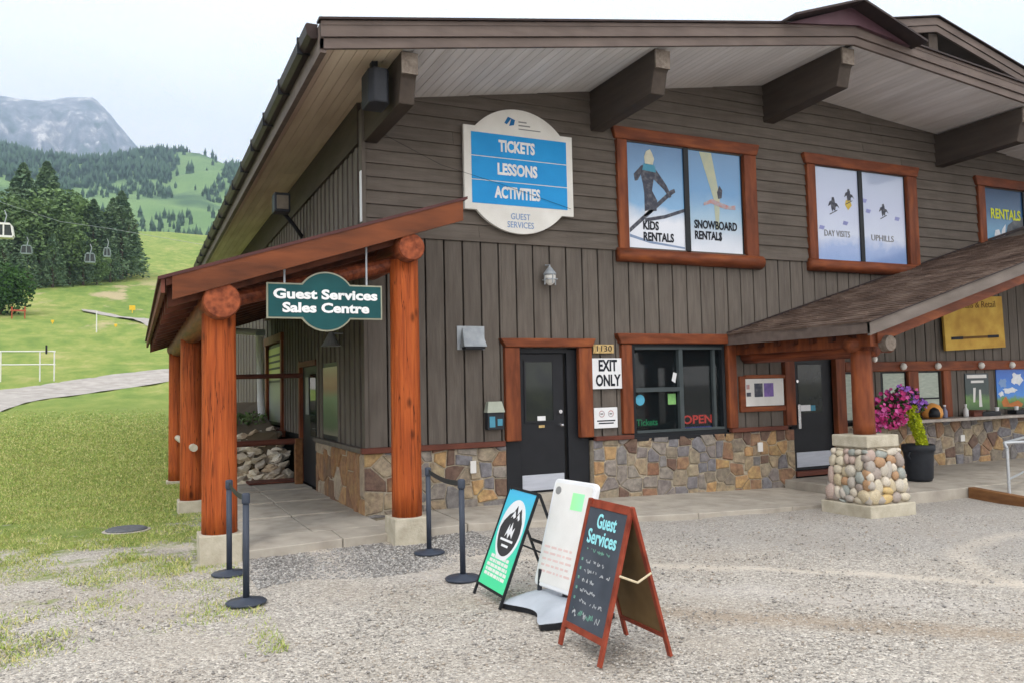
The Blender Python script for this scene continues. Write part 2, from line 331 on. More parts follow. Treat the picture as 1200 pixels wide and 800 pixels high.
# ground material: gravel yard, worn lawn, meadow
def ground_material():
    m, t, b = newmat('yard_gravel_and_meadow'); N = t.nodes; L = t.links
    def math_(op, a, bb=None, c=None, clamp=False):
        n = N.new('ShaderNodeMath'); n.operation = op; n.use_clamp = clamp
        for i, q in enumerate((a, bb, c)):
            if q is None: continue
            if isinstance(q, (int, float)): n.inputs[i].default_value = q
            else: L.new(q, n.inputs[i])
        return n.outputs[0]
    def mixc(f, a, bb):
        n = N.new('ShaderNodeMix'); n.data_type = 'RGBA'
        for k, q in ((0, f), ('A', a), ('B', bb)):
            if isinstance(q, tuple): n.inputs[k].default_value = q
            elif isinstance(q, (int, float)): n.inputs[k].default_value = q
            else: L.new(q, n.inputs[k])
        return n.outputs['Result']
    def noise_(s, d=5, r=.55, sc=None):
        n = N.new('ShaderNodeTexNoise'); n.inputs['Scale'].default_value = s; n.inputs['Detail'].default_value = d; n.inputs['Roughness'].default_value = r
        if sc: q = N.new('ShaderNodeMapping'); q.inputs['Scale'].default_value = sc; L.new(tcn.outputs['Object'], q.inputs[0]); L.new(q.outputs[0], n.inputs['Vector'])
        else: L.new(tcn.outputs['Object'], n.inputs['Vector'])
        return n.outputs[0]
    def smooth_(v, a, bb, lo=0., hi=1.):
        n = N.new('ShaderNodeMapRange'); n.interpolation_type = 'SMOOTHSTEP'; n.inputs['From Min'].default_value = a; n.inputs['From Max'].default_value = bb
        n.inputs['To Min'].default_value = lo; n.inputs['To Max'].default_value = hi; L.new(v, n.inputs['Value']); return n.outputs[0]
    tcn = N.new('ShaderNodeTexCoord'); sp = N.new('ShaderNodeSeparateXYZ'); L.new(tcn.outputs['Object'], sp.inputs[0]); X, Y = sp.outputs[0], sp.outputs[1]
    # gravel
    vo = N.new('ShaderNodeTexVoronoi'); vo.inputs['Scale'].default_value = 46; L.new(tcn.outputs['Object'], vo.inputs['Vector'])
    vo2 = N.new('ShaderNodeTexVoronoi'); vo2.inputs['Scale'].default_value = 95; L.new(tcn.outputs['Object'], vo2.inputs['Vector'])
    sep = N.new('ShaderNodeSeparateColor'); L.new(vo.outputs['Color'], sep.inputs[0])
    sep2 = N.new('ShaderNodeSeparateColor'); L.new(vo2.outputs['Color'], sep2.inputs[0])
    gr = N.new('ShaderNodeValToRGB'); L.new(math_('MULTIPLY_ADD', sep.outputs[0], .5, math_('MULTIPLY', sep2.outputs[1], .5)), gr.inputs[0])
    e = gr.color_ramp.elements; e[0].position = 0.05; e[0].color = srgb(100, 96, 93); e[1].position = .95; e[1].color = srgb(224, 217, 206)
    q = e.new(.35); q.color = srgb(160, 154, 146); q = e.new(.65); q.color = srgb(182, 175, 165)
    big = noise_(.9, 5); fine = noise_(6, 6, .7)
    g = mixc(smooth_(big, .42, .66), gr.outputs[0], srgb(166, 156, 143)); 
    gmix = N.new('ShaderNodeMix'); gmix.data_type = 'RGBA'; gmix.inputs[0].default_value = .6; L.new(gr.outputs[0], gmix.inputs['B']); L.new(g, gmix.inputs['A']); g = gmix.outputs['Result']
    # long pale and brown wheel tracks crossing the yard
    yy = math_('ADD', math_('MULTIPLY_ADD', X, .88, Y), math_('MULTIPLY', math_('SUBTRACT', big, .5), .9))   # ~ constant along the tracks
    def band(c, wd): return smooth_(math_('ABSOLUTE', math_('SUBTRACT', yy, c)), 0, wd, 1., 0.)
    g = mixc(math_('MULTIPLY', band(-2.55, .3), .65), g, srgb(206, 196, 182))
    g = mixc(math_('MULTIPLY', math_('MULTIPLY', band(-4.9, .5), smooth_(X, -1.5, 1.5)), .5), g, srgb(150, 130, 106))
    g = mixc(math_('MULTIPLY', band(-3.8, .5), .35), g, srgb(196, 190, 184))
    g = mixc(math_('MULTIPLY', smooth_(yy, -1.9, -.2), .35), g, srgb(150, 149, 148))
    arc = N.new('ShaderNodeVectorMath'); arc.operation = 'DISTANCE'; L.new(tcn.outputs['Object'], arc.inputs[0]); arc.inputs[1].default_value = (6.6, -7.2, -.15)
    g = mixc(math_('MULTIPLY', smooth_(math_('ABSOLUTE', math_('SUBTRACT', math_('ADD', arc.outputs['Value'], math_('MULTIPLY', big, .5)), 2.7)), .02, .2, 1., 0.), math_('MULTIPLY', fine, .6)), g, srgb(214, 202, 186))
    # lawn
    gn = noise_(1.1, 6, .6); gf = noise_(28, 4, .7, (1, .6, 1)); 
    gc = N.new('ShaderNodeValToRGB'); L.new(math_('MULTIPLY_ADD', gn, .6, math_('MULTIPLY', gf, .4)), gc.inputs[0])
    e = gc.color_ramp.elements; e[0].position = .33; e[0].color = srgb(94, 112, 54); e[1].position = .68; e[1].color = srgb(154, 154, 100)
    q = e.new(.48); q.color = srgb(118, 134, 66)
    # meadow further off: brighter, with worn brownish patches and mown bands
    mn = noise_(.06, 6, .62, (1, .5, 1)); mf = noise_(.7, 5, .7, (1, .4, 1))
    mc = N.new('ShaderNodeValToRGB'); L.new(math_('MULTIPLY_ADD', mn, .45, math_('MULTIPLY', mf, .55)), mc.inputs[0])
    e = mc.color_ramp.elements; e[0].position = .38; e[0].color = srgb(100, 126, 60); e[1].position = .66; e[1].color = srgb(168, 162, 108)
    q = e.new(.48); q.color = srgb(122, 142, 70); q = e.new(.56); q.color = srgb(142, 152, 82)
    gcol = mixc(smooth_(Y, 12, 30), gc.outputs[0], mc.outputs[0])
    dn = noise_(.16, 5, .6, (1, .35, 1)); dirt = math_('MULTIPLY', smooth_(dn, .55, .64), math_('MULTIPLY', smooth_(Y, 58, 70), smooth_(Y, 125, 105)))
    gcol = mixc(math_('MULTIPLY', dirt, .75), gcol, srgb(190, 168, 140))
    # where the lawn gives way to gravel
    n1 = noise_(1.6, 6, .62); n2 = noise_(9, 5, .7)
    edge = math_('ADD', Y, math_('ADD', math_('MULTIPLY', math_('SUBTRACT', n1, .5), 16), math_('MULTIPLY', math_('SUBTRACT', n2, .5), 5)))
    mY = smooth_(edge, -1.6, 1.6); mX = smooth_(math_('ADD', X, math_('MULTIPLY', math_('SUBTRACT', n2, .5), .5)), -2.25, -1.95, 1., 0.)
    mk_ = math_('MULTIPLY', mY, mX); mk_ = math_('MAXIMUM', mk_, smooth_(Y, 5.5, 6.5)); 
    col = mixc(mk_, g, gcol)
    L.new(col, b.inputs['Base Color']); b.inputs['Roughness'].default_value = .95; b.inputs['Specular IOR Level'].default_value = .15
    bh = math_('ADD', math_('MULTIPLY', vo.outputs['Distance'], -1.0), math_('MULTIPLY', fine, .8))
    bp = N.new('ShaderNodeBump'); bp.inputs['Strength'].default_value = .7; bp.inputs['Distance'].default_value = .02; L.new(bh, bp.inputs['Height']); L.new(bp.outputs[0], b.inputs['Normal'])
    return m
m_ground = ground_material()
xs = graded(-3900, 3900, -12, 12, .5); ys = graded(-500, 4250, -12, 40, .5)
XX, YY = np.meshgrid(xs, ys); ZZ = ground(XX, YY)
rng = np.random.default_rng(3)
ZZ = ZZ + rng.uniform(-.012, .012, ZZ.shape)*(YY < 8)
go = obj('ground', grid_mesh('ground', np.dstack([XX, YY, ZZ]), m_ground), None); tag(go, kind='structure')

# path and hill trail, draped 3 cm over the meadow
m_path = pm('pale_path_gravel', srgb(176, 170, 164), srgb(148, 142, 136), nscale=2, rough=.95, bump=.3, bscale=20)
def ribbon(name, lo, hi, mat, dz=.035, n=60):
    lo = np.array(lo, float); hi = np.array(hi, float); P = []
    for k in range(n+1):
        t = k/n; ip = lambda A: np.array([np.interp(t, np.linspace(0, 1, len(A)), A[:, j]) for j in (0, 1)])
        a, b2 = ip(lo), ip(hi); row = []
        for s in np.linspace(0, 1, 9):
            p = a+(b2-a)*s; e = .25*math.sin(k*.9)*(1 if s in (0, 1) else 0)
            row.append((p[0], p[1]+e, gz(p[0], p[1]) + dz))
        P.append(row)
    o = obj(name, grid_mesh(name, np.array(P), mat), None); tag(o, kind='structure'); return o
ribbon('path', [(-10, 12), (-7.1, 21.3), (-6.6, 24.2), (-6.0, 27.0), (-4.3, 29.8), (-1.3, 32.3), (6, 35)], [(-16, 27), (-8.4, 30.6), (-7.2, 31.8), (-6.2, 32.9), (-4.0, 34.6), (-1.2, 36.2), (6, 39)], m_path)
ribbon('hill_trail', [(-7.6, 79), (-5.2, 75.4), (-3.3, 71.2), (-2.2, 67.6), (-1.3, 61.5), (-.6, 52)], [(-7.9, 81.5), (-4.9, 77.6), (-2.4, 73.5), (-.9, 69.5), (.6, 63), (1.4, 54)], m_path, dz=.08)

# ------------------------------------------------------------------ hills
def az_of(px): return YAW+math.atan((px-600)/943.3)
def polar(name, mat, azs, ds, hf):
    P = np.zeros((len(ds), len(azs), 3))
    for i, d in enumerate(ds):
        for j, a in enumerate(azs):
            P[i, j] = (CAM.x+d*math.sin(a), CAM.y+d*math.cos(a), hf(a, d))
    return obj(name, grid_mesh(name, P, mat), None)
def skyline(pts):
    A = np.array([[az_of(p[0]), (464-p[1])/943.3/math.sqrt(1+((p[0]-600)/943.3)**2)*1.0] for p in pts]); return lambda a: float(np.interp(a, A[:, 0], A[:, 1]))
def fbm(x, y, s, o=5): return noise.fractal(Vector((x/s, y/s, 3.3)), 1.0, 2.0, o)
rid = skyline([(-900, 205), (-400, 190), (-150, 180), (0, 170), (50, 181), (90, 190), (130, 187), (165, 184), (200, 190), (235, 186), (275, 196), (330, 205), (450, 210), (700, 215), (1200, 225), (2400, 235)])
def ridge_h(a, d):
    D0 = 1650; c = rid(a)*D0-28
    lo = np.interp(d, [240, 330, 450, 700, 1000, 1300, 1650, 1900, 2400], [.165, .185, .2, .24, .27, .29, 1, 1, 1])
    t = sstep(240, D0, d)
    base = 40+(c-40)*(.18*(d-240)/(D0-240)+.82*t) if d <= D0 else c-(d-D0)*.3
    x, y = CAM.x+d*math.sin(a), CAM.y+d*math.cos(a)
    k = min(1, (d-240)/500)
    return base+(fbm(x, y, 420, 4)*42+fbm(x+900, y, 120, 3)*10)*k*(.3+.7*min(1, abs(d-D0)/500))
m_ridge = pm('hillside_meadow', srgb(104, 134, 82), srgb(74, 102, 70), nscale=.012, rough=.95, detail=9, c3=srgb(118, 146, 90), lo=.35, hi=.65)
azs = np.linspace(-1.0, 1.6, 220); ds = np.concatenate([np.linspace(240, 1000, 26), np.linspace(1040, 1650, 22), np.linspace(1750, 2600, 8)])
tag(polar('forested_hill', m_ridge, azs, ds, ridge_h), kind='structure')
mtn = skyline([(-1200, 190), (-500, 130), (-250, 118), (-80, 92), (0, 105), (20, 109), (40, 111), (60, 110), (75, 108), (90, 109), (105, 108), (112, 113), (120, 122), (128, 131), (135, 141), (143, 150), (150, 159), (160, 171), (168, 179), (180, 184), (192, 189), (215, 196), (300, 212), (600, 235), (2400, 250)])
def mtn_h(a, d):
    D0 = 3100; c = mtn(a)*D0; x, y = CAM.x+d*math.sin(a), CAM.y+d*math.cos(a)
    if d > D0: return c-(d-D0)*.5
    t = (d-1900)/(D0-1900); base = 250+(c-250)*(.55*t+.45*t*t)
    rg = (1-abs(fbm(x+a*900, y*.5, 260, 5))*2)
    rg2 = (1-abs(fbm(x*1.3+a*300, y*.4, 90, 4))*2)
    return base+(rg*110+rg2*46)*math.sin(math.pi*min(1, t))+fbm(x, y, 60, 3)*22*(1-t*.9)
m_mtn, t_, b_ = newmat('mountain_rock'); N = t_.nodes; L = t_.links
tcn = N.new('ShaderNodeTexCoord'); gm = N.new('ShaderNodeNewGeometry')
n = N.new('ShaderNodeTexNoise'); n.inputs['Scale'].default_value = .009; n.inputs['Detail'].default_value = 12; n.inputs['Roughness'].default_value = .75; L.new(tcn.outputs['Object'], n.inputs['Vector'])
r = N.new('ShaderNodeValToRGB'); e = r.color_ramp.elements; e[0].position = .40; e[0].color = srgb(92, 108, 108); e[1].position = .62; e[1].color = srgb(232, 226, 224)
q = e.new(.48); q.color = srgb(126, 132, 146); q = e.new(.55); q.color = srgb(158, 158, 170)
L.new(n.outputs[0], r.inputs[0]); L.new(r.outputs[0], b_.inputs['Base Color']); b_.inputs['Roughness'].default_value = 1
tag(polar('mountain', m_mtn, np.concatenate([np.linspace(-1, -.2, 40), np.linspace(-.195, .2, 200), np.linspace(.21, 1.5, 60)]), np.concatenate([np.linspace(1900, 3100, 110), np.linspace(3150, 3700, 6)]), mtn_h), kind='structure')

# far forest on the ridge: one mass
def forest():
    V = []; Fc = []; rnd = random.Random(11); k = 0
    prof = [(.0, 1.0), (.45, .62), (.42, .95), (.75, .33), (1.0, 0.02)]
    tries = 0
    while k < 15000 and tries < 200000:
        tries += 1
        a = rnd.uniform(az_of(-160), az_of(420)) if rnd.random() < .8 else rnd.uniform(-.8, 1.3)
        d = math.sqrt(rnd.uniform(420**2, 1800**2)); x, y = CAM.x+d*math.sin(a), CAM.y+d*math.cos(a)
        px = 600+943.3*math.tan(a-YAW)
        z = ridge_h(a, d); py = 464-(z-1.7)/d*943*math.cos(a-YAW)**0
        den = .62+1.5*fbm(x, y, 200, 3)
        run = ((px-232+ (py-220)*.5)/(30))**2+((py-226)/27)**2 < 1 and 500 < d < 1480       # the cleared ski run
        if run: den = -.5 if rnd.random() < .93 else .3
        if d > 1580: den += .5
        if 150 < px < 205 and 200 < py < 250: den += .3
        if rnd.random() > den: continue
        h = rnd.uniform(8, 17)*(1 if d > 900 else .75); rr = h*rnd.uniform(.15, .24); n0 = len(V); n = 5
        ph = rnd.random()*6
        for (tz, tr) in prof:
            for i in range(n):
                an = ph+2*math.pi*i/n; V.append((x+rr*tr*math.cos(an), y+rr*tr*math.sin(an), z-1+h*tz))
        for q in range(len(prof)-1):
            for i in range(n): j = (i+1) % n; Fc.append((n0+q*n+i, n0+q*n+j, n0+q*n+n+j, n0+q*n+n+i))
        k += 1
    m = pm('far_conifer_foliage', srgb(84, 110, 80), srgb(62, 88, 70), nscale=.05, rough=.95)  # lightened so that some of the haze is in the foliage colour
    o = obj('forest', np_mesh('forest', np.array(V), np.array(Fc), m), None)
    tag(o, 'dense hazy conifer forest covering the far hillside below the grey mountain', 'forest', kind='stuff')
forest()

# ------------------------------------------------------------------ trees of the meadow edge
def leafmat(name, a, b2):
    m = pm(name, a, b2, nscale=.5, rough=.9, rnd=.14, spec=.2, lo=.35, hi=.65); return m
m_leafA = leafmat('broadleaf_foliage', srgb(114, 138, 88), srgb(84, 108, 70))  # both leaf colours are lightened, putting haze over the grove into them
m_leafB = leafmat('conifer_foliage', srgb(112, 134, 98), srgb(82, 106, 82))
m_bark = pm('bark', srgb(92, 80, 68), nscale=6, rough=.95)
def quads(centres, size, rg, up=.3):
    n = len(centres); a = rg.normal(size=(n, 3)); a /= np.linalg.norm(a, axis=1)[:, None]
    b2 = np.cross(a, rg.normal(size=(n, 3))); b2 /= np.linalg.norm(b2, axis=1)[:, None]
    s = size*rg.uniform(.6, 1.3, (n, 1)); a, b2 = a*s, b2*s*.7
    v = np.stack([centres-a, centres-b2*.8, centres+a, centres+b2], 1).reshape(-1, 3)
    return v, np.arange(4*n).reshape(-1, 4)
def crown_broad(seed, h, r_, n=5200):
    rg = np.random.default_rng(seed); C = []
    lobes = [(rg.uniform(-.55, .55)*r_, rg.uniform(-.55, .55)*r_, h*rg.uniform(.28, .86), r_*rg.uniform(.3, .55)) for _ in range(20)]
    for (x, y, z, s) in lobes:
        k = n//20; d = rg.normal(size=(k, 3)); d /= np.linalg.norm(d, axis=1)[:, None]; rr = s*rg.uniform(.6, 1.05, (k, 1))
        C.append(np.array([x, y, z])+d*rr*np.array([1, 1, 1.15]))
    return quads(np.concatenate(C), .34, rg)
def crown_conifer(seed, h, r_, n=4600):
    rg = np.random.default_rng(seed); t = rg.uniform(0.06, 1, n)**.8; z = h*t; lay = np.sin(z*5.5+rg.uniform(0, .5))*.12+1
    rr = r_*(1-t)**.75*rg.uniform(.4, 1.25, n)*lay+.05; an = rg.uniform(0, 2*math.pi, n); an = an+.25*np.sin(an*7+z)
    c = np.stack([rr*np.cos(an), rr*np.sin(an), z-.18*rr], 1); return quads(c, .3, rg)
protoB = [np_mesh('broad%d' % i, *crown_broad(i, 20, 5.2), m_leafA) for i in range(3)]
protoC = [np_mesh('coni%d' % i, *crown_conifer(i+9, 20, 3.6), m_leafB) for i in range(3)]
trunkm = mesh(G().cyl((0, 0, 0), (0, 0, 14), .35, .12, 8).cyl((0, 0, 7), (2.2, .6, 12), .14, .05, 6).cyl((0, 0, 6), (-2, -.8, 11.5), .14, .05, 6).cyl((0, 0, 8.5), (.5, 2.1, 13), .12, .05, 6), m_bark)
def tree(px, D, h, kind, label, k, wsc=1.0, dx=0):
    h = h*.6; D = D*1.04
    a = az_of(px); x, y = CAM.x+D*math.sin(a), CAM.y+D*math.cos(a); z = gz(x, y)
    t = thing('deciduous_tree' if kind == 'b' else 'conifer_tree', label, 'tree', (x, y, z-.3), 'trees standing at the edge of the meadow', rz=k*1.7)
    s = h/20; t.scale = (s*wsc, s*wsc, s)
    obj('trunk', trunkm, None, t, local=True); obj('crown', (protoB if kind == 'b' else protoC)[k % 3], None, t, local=True)
T = [(-45, 118, 24, 'b', 'pale green round-topped tree at the left border of the photo above the bush'),
 (-8, 124, 23, 'b', 'broad leafy tree at the left edge of the grove behind the cable car line'),
 (24, 128, 27, 'c', 'left of the two dark spires poking above the round tree tops'),
 (17, 117, 19, 'b', 'light green leafy tree in front of the dark spire near the left edge'),
 (52, 132, 28.5, 'c', 'tallest dark spire of the grove, right of the other poking spire'),
 (45, 116, 20.5, 'b', 'full leafy tree in the middle of the grove below the tallest spire'),
 (64, 124, 22, 'b', 'leafy tree just right of the tallest dark spire'),
 (78, 122, 20, 'c', 'slim dark conifer behind the hanging cable cars'),
 (92, 128, 22, 'b', 'yellowish green tree with open top right of centre in the grove'),
 (80, 116, 14, 'b', 'low bushy tree at the grove foot left of the cable cars'),
 (108, 124, 20, 'c', 'dark conifer standing behind the rightmost cable cars'),
 (118, 130, 18.5, 'b', 'leafy tree between the dark conifers near the right end of the grove'),
 (131, 128, 20.5, 'c', 'wide dark conifer second from the right end of the grove'),
 (146, 132, 18.5, 'c', 'conifer that closes the right end of the grove beside the ski run'),
 (141, 126, 22.5, 'c', 'tall pointed conifer near the right end of the grove, with a brownish flank'),
 (112, 117, 8.5, 'b', 'small light green tree at the grove foot under the rightmost cable cars'),
 (30, 112, 11, 'c', 'young conifer at the grove foot above the boulder'),
 (60, 113, 12, 'c', 'young bluish conifer at the grove foot left of the small light green tree'),
 (96, 116, 12, 'c', 'short conifer at the foot of the grove between two cable cars'),
 (156, 137, 12, 'c', 'shorter conifer at the very right tip of the grove'),
 (128, 122, 11, 'c', 'short dense conifer in front of the pointed tall one'),
 (4, 113, 14, 'c', 'dark conifer low at the left border behind the bush'),
]
for k, a in enumerate(T): tree(a[0], a[1], a[2], a[3], a[4], k, wsc=1.45 if a[3] == 'c' else 1.5)
# dark bush tree near left border
rg = np.random.default_rng(77); c = rg.normal(size=(3800, 3))*np.array([1.7, 1.7, 1.5]); c = c[np.linalg.norm(c/np.array([3.3, 3.3, 3.4]), axis=1) < 1]; c[:, 2] = c[:, 2]+3.0; c[:, 2] = np.abs(c[:, 2])
m_bush = pm('dark_bush_foliage', srgb(70, 104, 44), srgb(36, 58, 32), nscale=.9, rough=.9)
t = thing('bush_tree', 'dark rounded bush tree behind the red barrier at the left edge', 'tree', (-14.2, 76.5, gz(-14.2, 76.5)-.1)); t.scale = (.85, .85, .8)
obj('crown', np_mesh('bush', *quads(c, .26, rg), m_bush), None, t, local=True); obj('trunk', G().cyl((0, 0, 0), (0, 0, 3), .2, .1, 8), m_bark, t, local=True)

# ------------------------------------------------------------------ haze
hz = G().box(-3980, 3980, -560, 4300, -3, 1400)
m_h = bpy.data.materials.new('haze_air'); m_h.use_nodes = True; t_ = m_h.node_tree; t_.nodes.clear()
o_ = t_.nodes.new('ShaderNodeOutputMaterial'); pv = t_.nodes.new('ShaderNodeVolumePrincipled'); pv.inputs['Color'].default_value = (.54, .75, 1.0, 1); pv.inputs['Density'].default_value = .00036; pv.inputs['Anisotropy'].default_value = .2
t_.links.new(pv.outputs[0], o_.inputs['Volume'])
HAZE = obj('haze', hz, m_h); tag(HAZE, 'thin pale bluish haze in front of the mountain', 'haze', kind='stuff')

# ================================================================== LODGE
B = thing('lodge_building', 'brown timber-sided ski lodge with wide gabled eaves, stone base and red-stained trim', 'building', (0, 0, 0))
RX_ = 7.6; SL, SR = .169, -.09
def zs(x): return 5.89+SL*x if x < RX_ else 5.89+SL*RX_+SR*(x-RX_)
XE = 16.5; YB = 17.0
# openings on the front (x0,x1,z0,z1)
OP = [(2.13, 3.66, -.3, 2.33), (4.40, 6.42, .86, 2.42), (7.88, 9.05, -.3, 2.2), (9.2, 9.52, .9, 1.86), (10.2, 10.92, .9, 1.86), (11.2, 11.92, .9, 1.86)]
OPU = [(4.40, 7.05, 3.93, 5.86), (8.62, 11.22, 3.93, 5.86), (13.5, 16.1, 3.93, 5.86)]
# shell behind the cladding (with a real opening for the ticket window)
g = G(); fy0, fy1 = .12, .3
g.box(.1, 4.44, fy0, fy1, -.4, 6.1).box(6.36, XE, fy0, fy1, -.4, 6.1).box(4.44, 6.36, fy0, fy1, -.4, .88).box(4.44, 6.36, fy0, fy1, 2.38, 6.1)
g.prism([(.1, 6.1), (XE, 6.1), (XE, zs(XE)+.1), (RX_, zs(RX_)+.1), (1.3, 6.18)], fy0, fy1, XZ)
g.box(.1, .3, fy1, YB, -1, 5.95).box(XE-.2, XE, fy1, YB, -1, 6.2).box(.3, XE-.2, YB-.2, YB, -1, 6)
obj('wall', g, m_groove, B)
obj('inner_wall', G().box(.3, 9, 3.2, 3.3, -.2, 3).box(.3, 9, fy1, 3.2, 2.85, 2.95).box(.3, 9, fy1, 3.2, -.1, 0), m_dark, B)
# vertical boards, lower storey
def minus(z0, z1, x, ops):
    segs = [(z0, z1)]
    for (a, b2, c, d) in ops:
        if a < x < b2:
            ns = []
            for s in segs:
                if d <= s[0] or c >= s[1]: ns.append(s); continue
                if c > s[0]: ns.append((s[0], c))
                if d < s[1]: ns.append((d, s[1]))
            segs = ns
    return segs
ZT = 3.93
def vboard(x0, x1, z0, z1):
    y = random.uniform(0, .006); obj('siding_board', G().hexa([(x0, y, z0), (x1, y, z0), (x1, .12, z0), (x0, .12, z0), (x0, y, z1), (x1, y, z1), (x1, .12, z1), (x0, .12, z1)]), m_side, B, bevel=.006)
x = .02; BW = .295
while x < XE-.02:
    xa, xb = x+.012, min(x+BW, XE)-.012
    cuts = sorted({xa, xb} | {c for o in OP for c in o[:2] if xa+.03 < c < xb-.03})
    for a, b2 in zip(cuts, cuts[1:]):
        for (z0, z1) in minus(.9, ZT, (a+b2)/2, OP):
            if z1-z0 > .05: vboard(a, b2, z0, z1)
    x += BW
# lap boards, upper storey
z = ZT+.06; EXPO = .198; row = 0
obj('band_board', G().box(.0, XE, -.035, .12, ZT, ZT+.06), m_sidelap, B)
while z < zs(RX_):
    x0 = 0 if z < 5.89 else (z-5.89)/SL; x1 = XE if z+.0 < zs(XE) else RX_+(z-zs(RX_))/SR
    x1 = min(x1, XE)
    segs = [(x0, x1)]
    for (a, b2, c, d) in OPU:
        if c < z+EXPO*.6 and d > z+EXPO*.5:
            segs = [q for s in segs for q in ([(s[0], min(s[1], a))] if s[0] < a else [])+([(max(s[0], b2), s[1])] if s[1] > b2 else []) if q[1]-q[0] > .05]
    for a, b2 in segs:
        # butt joints within long runs
        jn = [a]+([a+(b2-a)*random.uniform(.3, .7)] if b2-a > 3.5 else [])+[b2]
        for p, q in zip(jn, jn[1:]):
            dz = random.uniform(-.004, .004); zt = z+EXPO+.01
            obj('siding_board', G().hexa([(p+.002, -.03+dz, z), (q-.002, -.03+dz, z), (q-.002, .12, z), (p+.002, .12, z), (p+.002, .0, zt), (q-.002, .0, zt), (q-.002, .12, zt), (p+.002, .12, zt)]), m_sidelap, B)
    z += EXPO; row += 1
# corner board and side wall boards
y = .13; k = 0
while y < YB:
    wdt = .16 if y < 8 else .34
    ops = [(3.35, 4.95, -.2, 2.3), (1.66, 2.9, .92, 2.2), (6.9, 9.1, .92, 2.9)]
    for (z0, z1) in minus(.9 if y < 3.3 or y > 5 else .0, 5.72, y+wdt/2, ops):
        obj('siding_board', G().box(random.uniform(0, .004)-.02*(k % 2), .1, y+.01, y+wdt-.01, z0, z1), m_side, B)
    y += wdt; k += 1
obj('corner_board', G().box(-.035, .0, -.0, .13, .9, 5.75).box(-.035, .018, -.04, -.005, .9, 5.75), m_side, B)
obj('corner_flashing', G().box(-.05, -.036, -.03, .05, 4.12, 4.85), m_white, B, label='white plastic strip on the upper corner')

# ---- flagstone base
def clip(poly, px, py, nx, ny):   # keep side where (p-(px,py)).n <= 0
    outp = []
    for i in range(len(poly)):
        a, b2 = poly[i], poly[(i+1) % len(poly)]
        da = (a[0]-px)*nx+(a[1]-py)*ny; db = (b2[0]-px)*nx+(b2[1]-py)*ny
        if da <= 0: outp.append(a)
        if (da < 0 < db) or (db < 0 < da):
            t = da/(da-db); outp.append((a[0]+(b2[0]-a[0])*t, a[1]+(b2[1]-a[1])*t))
    return outp
def flag(u0, u1, v0, v1, du, dv, seed, gap=.009, drop=.22):
    rd = random.Random(seed); seeds = []
    nu = max(1, round((u1-u0)/du)); nv = max(1, round((v1-v0)/dv))
    for i in range(nu):
        off = rd.uniform(-.5, .5)
        for j in range(-1, nv+1):
            seeds.append((u0+(i+.5+rd.uniform(-.36, .36))*(u1-u0)/nu, v0+(j+.5+off*.8+rd.uniform(-.3, .3))*(v1-v0)/nv))
    seeds = [q for q in seeds if rd.random() > drop]
    polys = []
    for i, s in enumerate(seeds):
        p = [(u0+.003, v0), (u1-.003, v0), (u1-.003, v1), (u0+.003, v1)]
        for j, q in enumerate(seeds):
            if i == j or abs(q[0]-s[0]) > du*3.2 or abs(q[1]-s[1]) > dv*3.2: continue
            nx, ny = q[0]-s[0], q[1]-s[1]; l = math.hypot(nx, ny)
            if l < 1e-6: continue
            nx /= l; ny /= l
            # square the joints up a little
            if abs(nx) > .86: nx, ny = math.copysign(1, nx)*.995, ny*.35
            elif abs(ny) > .86: nx, ny = nx*.35, math.copysign(1, ny)*.995
            l2 = math.hypot(nx, ny); nx /= l2; ny /= l2
            p = clip(p, (s[0]+q[0])/2-nx*gap, (s[1]+q[1])/2-ny*gap, nx, ny)
            if len(p) < 3: break
        if len(p) >= 3:
            ar = abs(sum(p[k][0]*p[(k+1) % len(p)][1]-p[(k+1) % len(p)][0]*p[k][1] for k in range(len(p))))/2
            if ar > .0035: polys.append(p)
    return polys
def stones(polys, to, mat, parent):
    for p in polys:
        cx = sum(a[0] for a in p)/len(p); cy = sum(a[1] for a in p)/len(p); n = len(p); pr = random.uniform(.0, .022)
        g = G(); r1 = [to(u, v, .0) for u, v in p]; r2 = [to(u, v, .014+pr*.4) for u, v in p]
        r3 = [to(cx+(u-cx)*.88, cy+(v-cy)*.88, .024+pr*.7+random.uniform(-.004, .004)) for u, v in p]
        c = to(cx, cy, .026+pr*.7)
        vs = r1+r2+r3+[c]; fs = []
        for k in range(n):
            j = (k+1) % n; fs += [(k, j, n+j, n+k), (n+k, n+j, 2*n+j, 2*n+k), (2*n+k, 2*n+j, 3*n)]
        obj('stone', g.add(vs, fs), mat, parent)
FR = lambda u, v, d: (u, -.02-d, v)
SD = lambda u, v, d: (-.02-d, u, v)
base = obj('stone_base', G().box(-.015, 2.13, -.03, .11, -.4, .84).box(3.66, 7.88, -.03, .11, -.5, .85).box(9.05, XE, -.03, .11, -.5, .84).box(-.03, .08, -.015, 3.3, -.4, .84), m_mortar, B)
stones(flag(-.05, 2.13, -.05, .84, .2, .21, 1), FR, m_stone, base)
stones(flag(3.66, 7.88, -.2, .85, .2, .21, 2), FR, m_stone, base)
stones(flag(9.05, 15.2, -.3, .84, .26, .23, 3), FR, m_stone, base)
stones(flag(.0, 3.3, -.2, .84, .26, .42, 4), SD, m_stoneside, base)
for q in ((-.1, 2.1, .845, .925), (3.68, 4.4, .845, .915), (6.42, 7.69, .855, .93)): obj('ledge', G().box(q[0], q[1], -.1, .0, q[2], q[3]), m_ledge, B, bevel=.01)
obj('ledge', G().box(-.1, -.0, -.0, 3.3, .847, .922), m_side, B, bevel=.01)

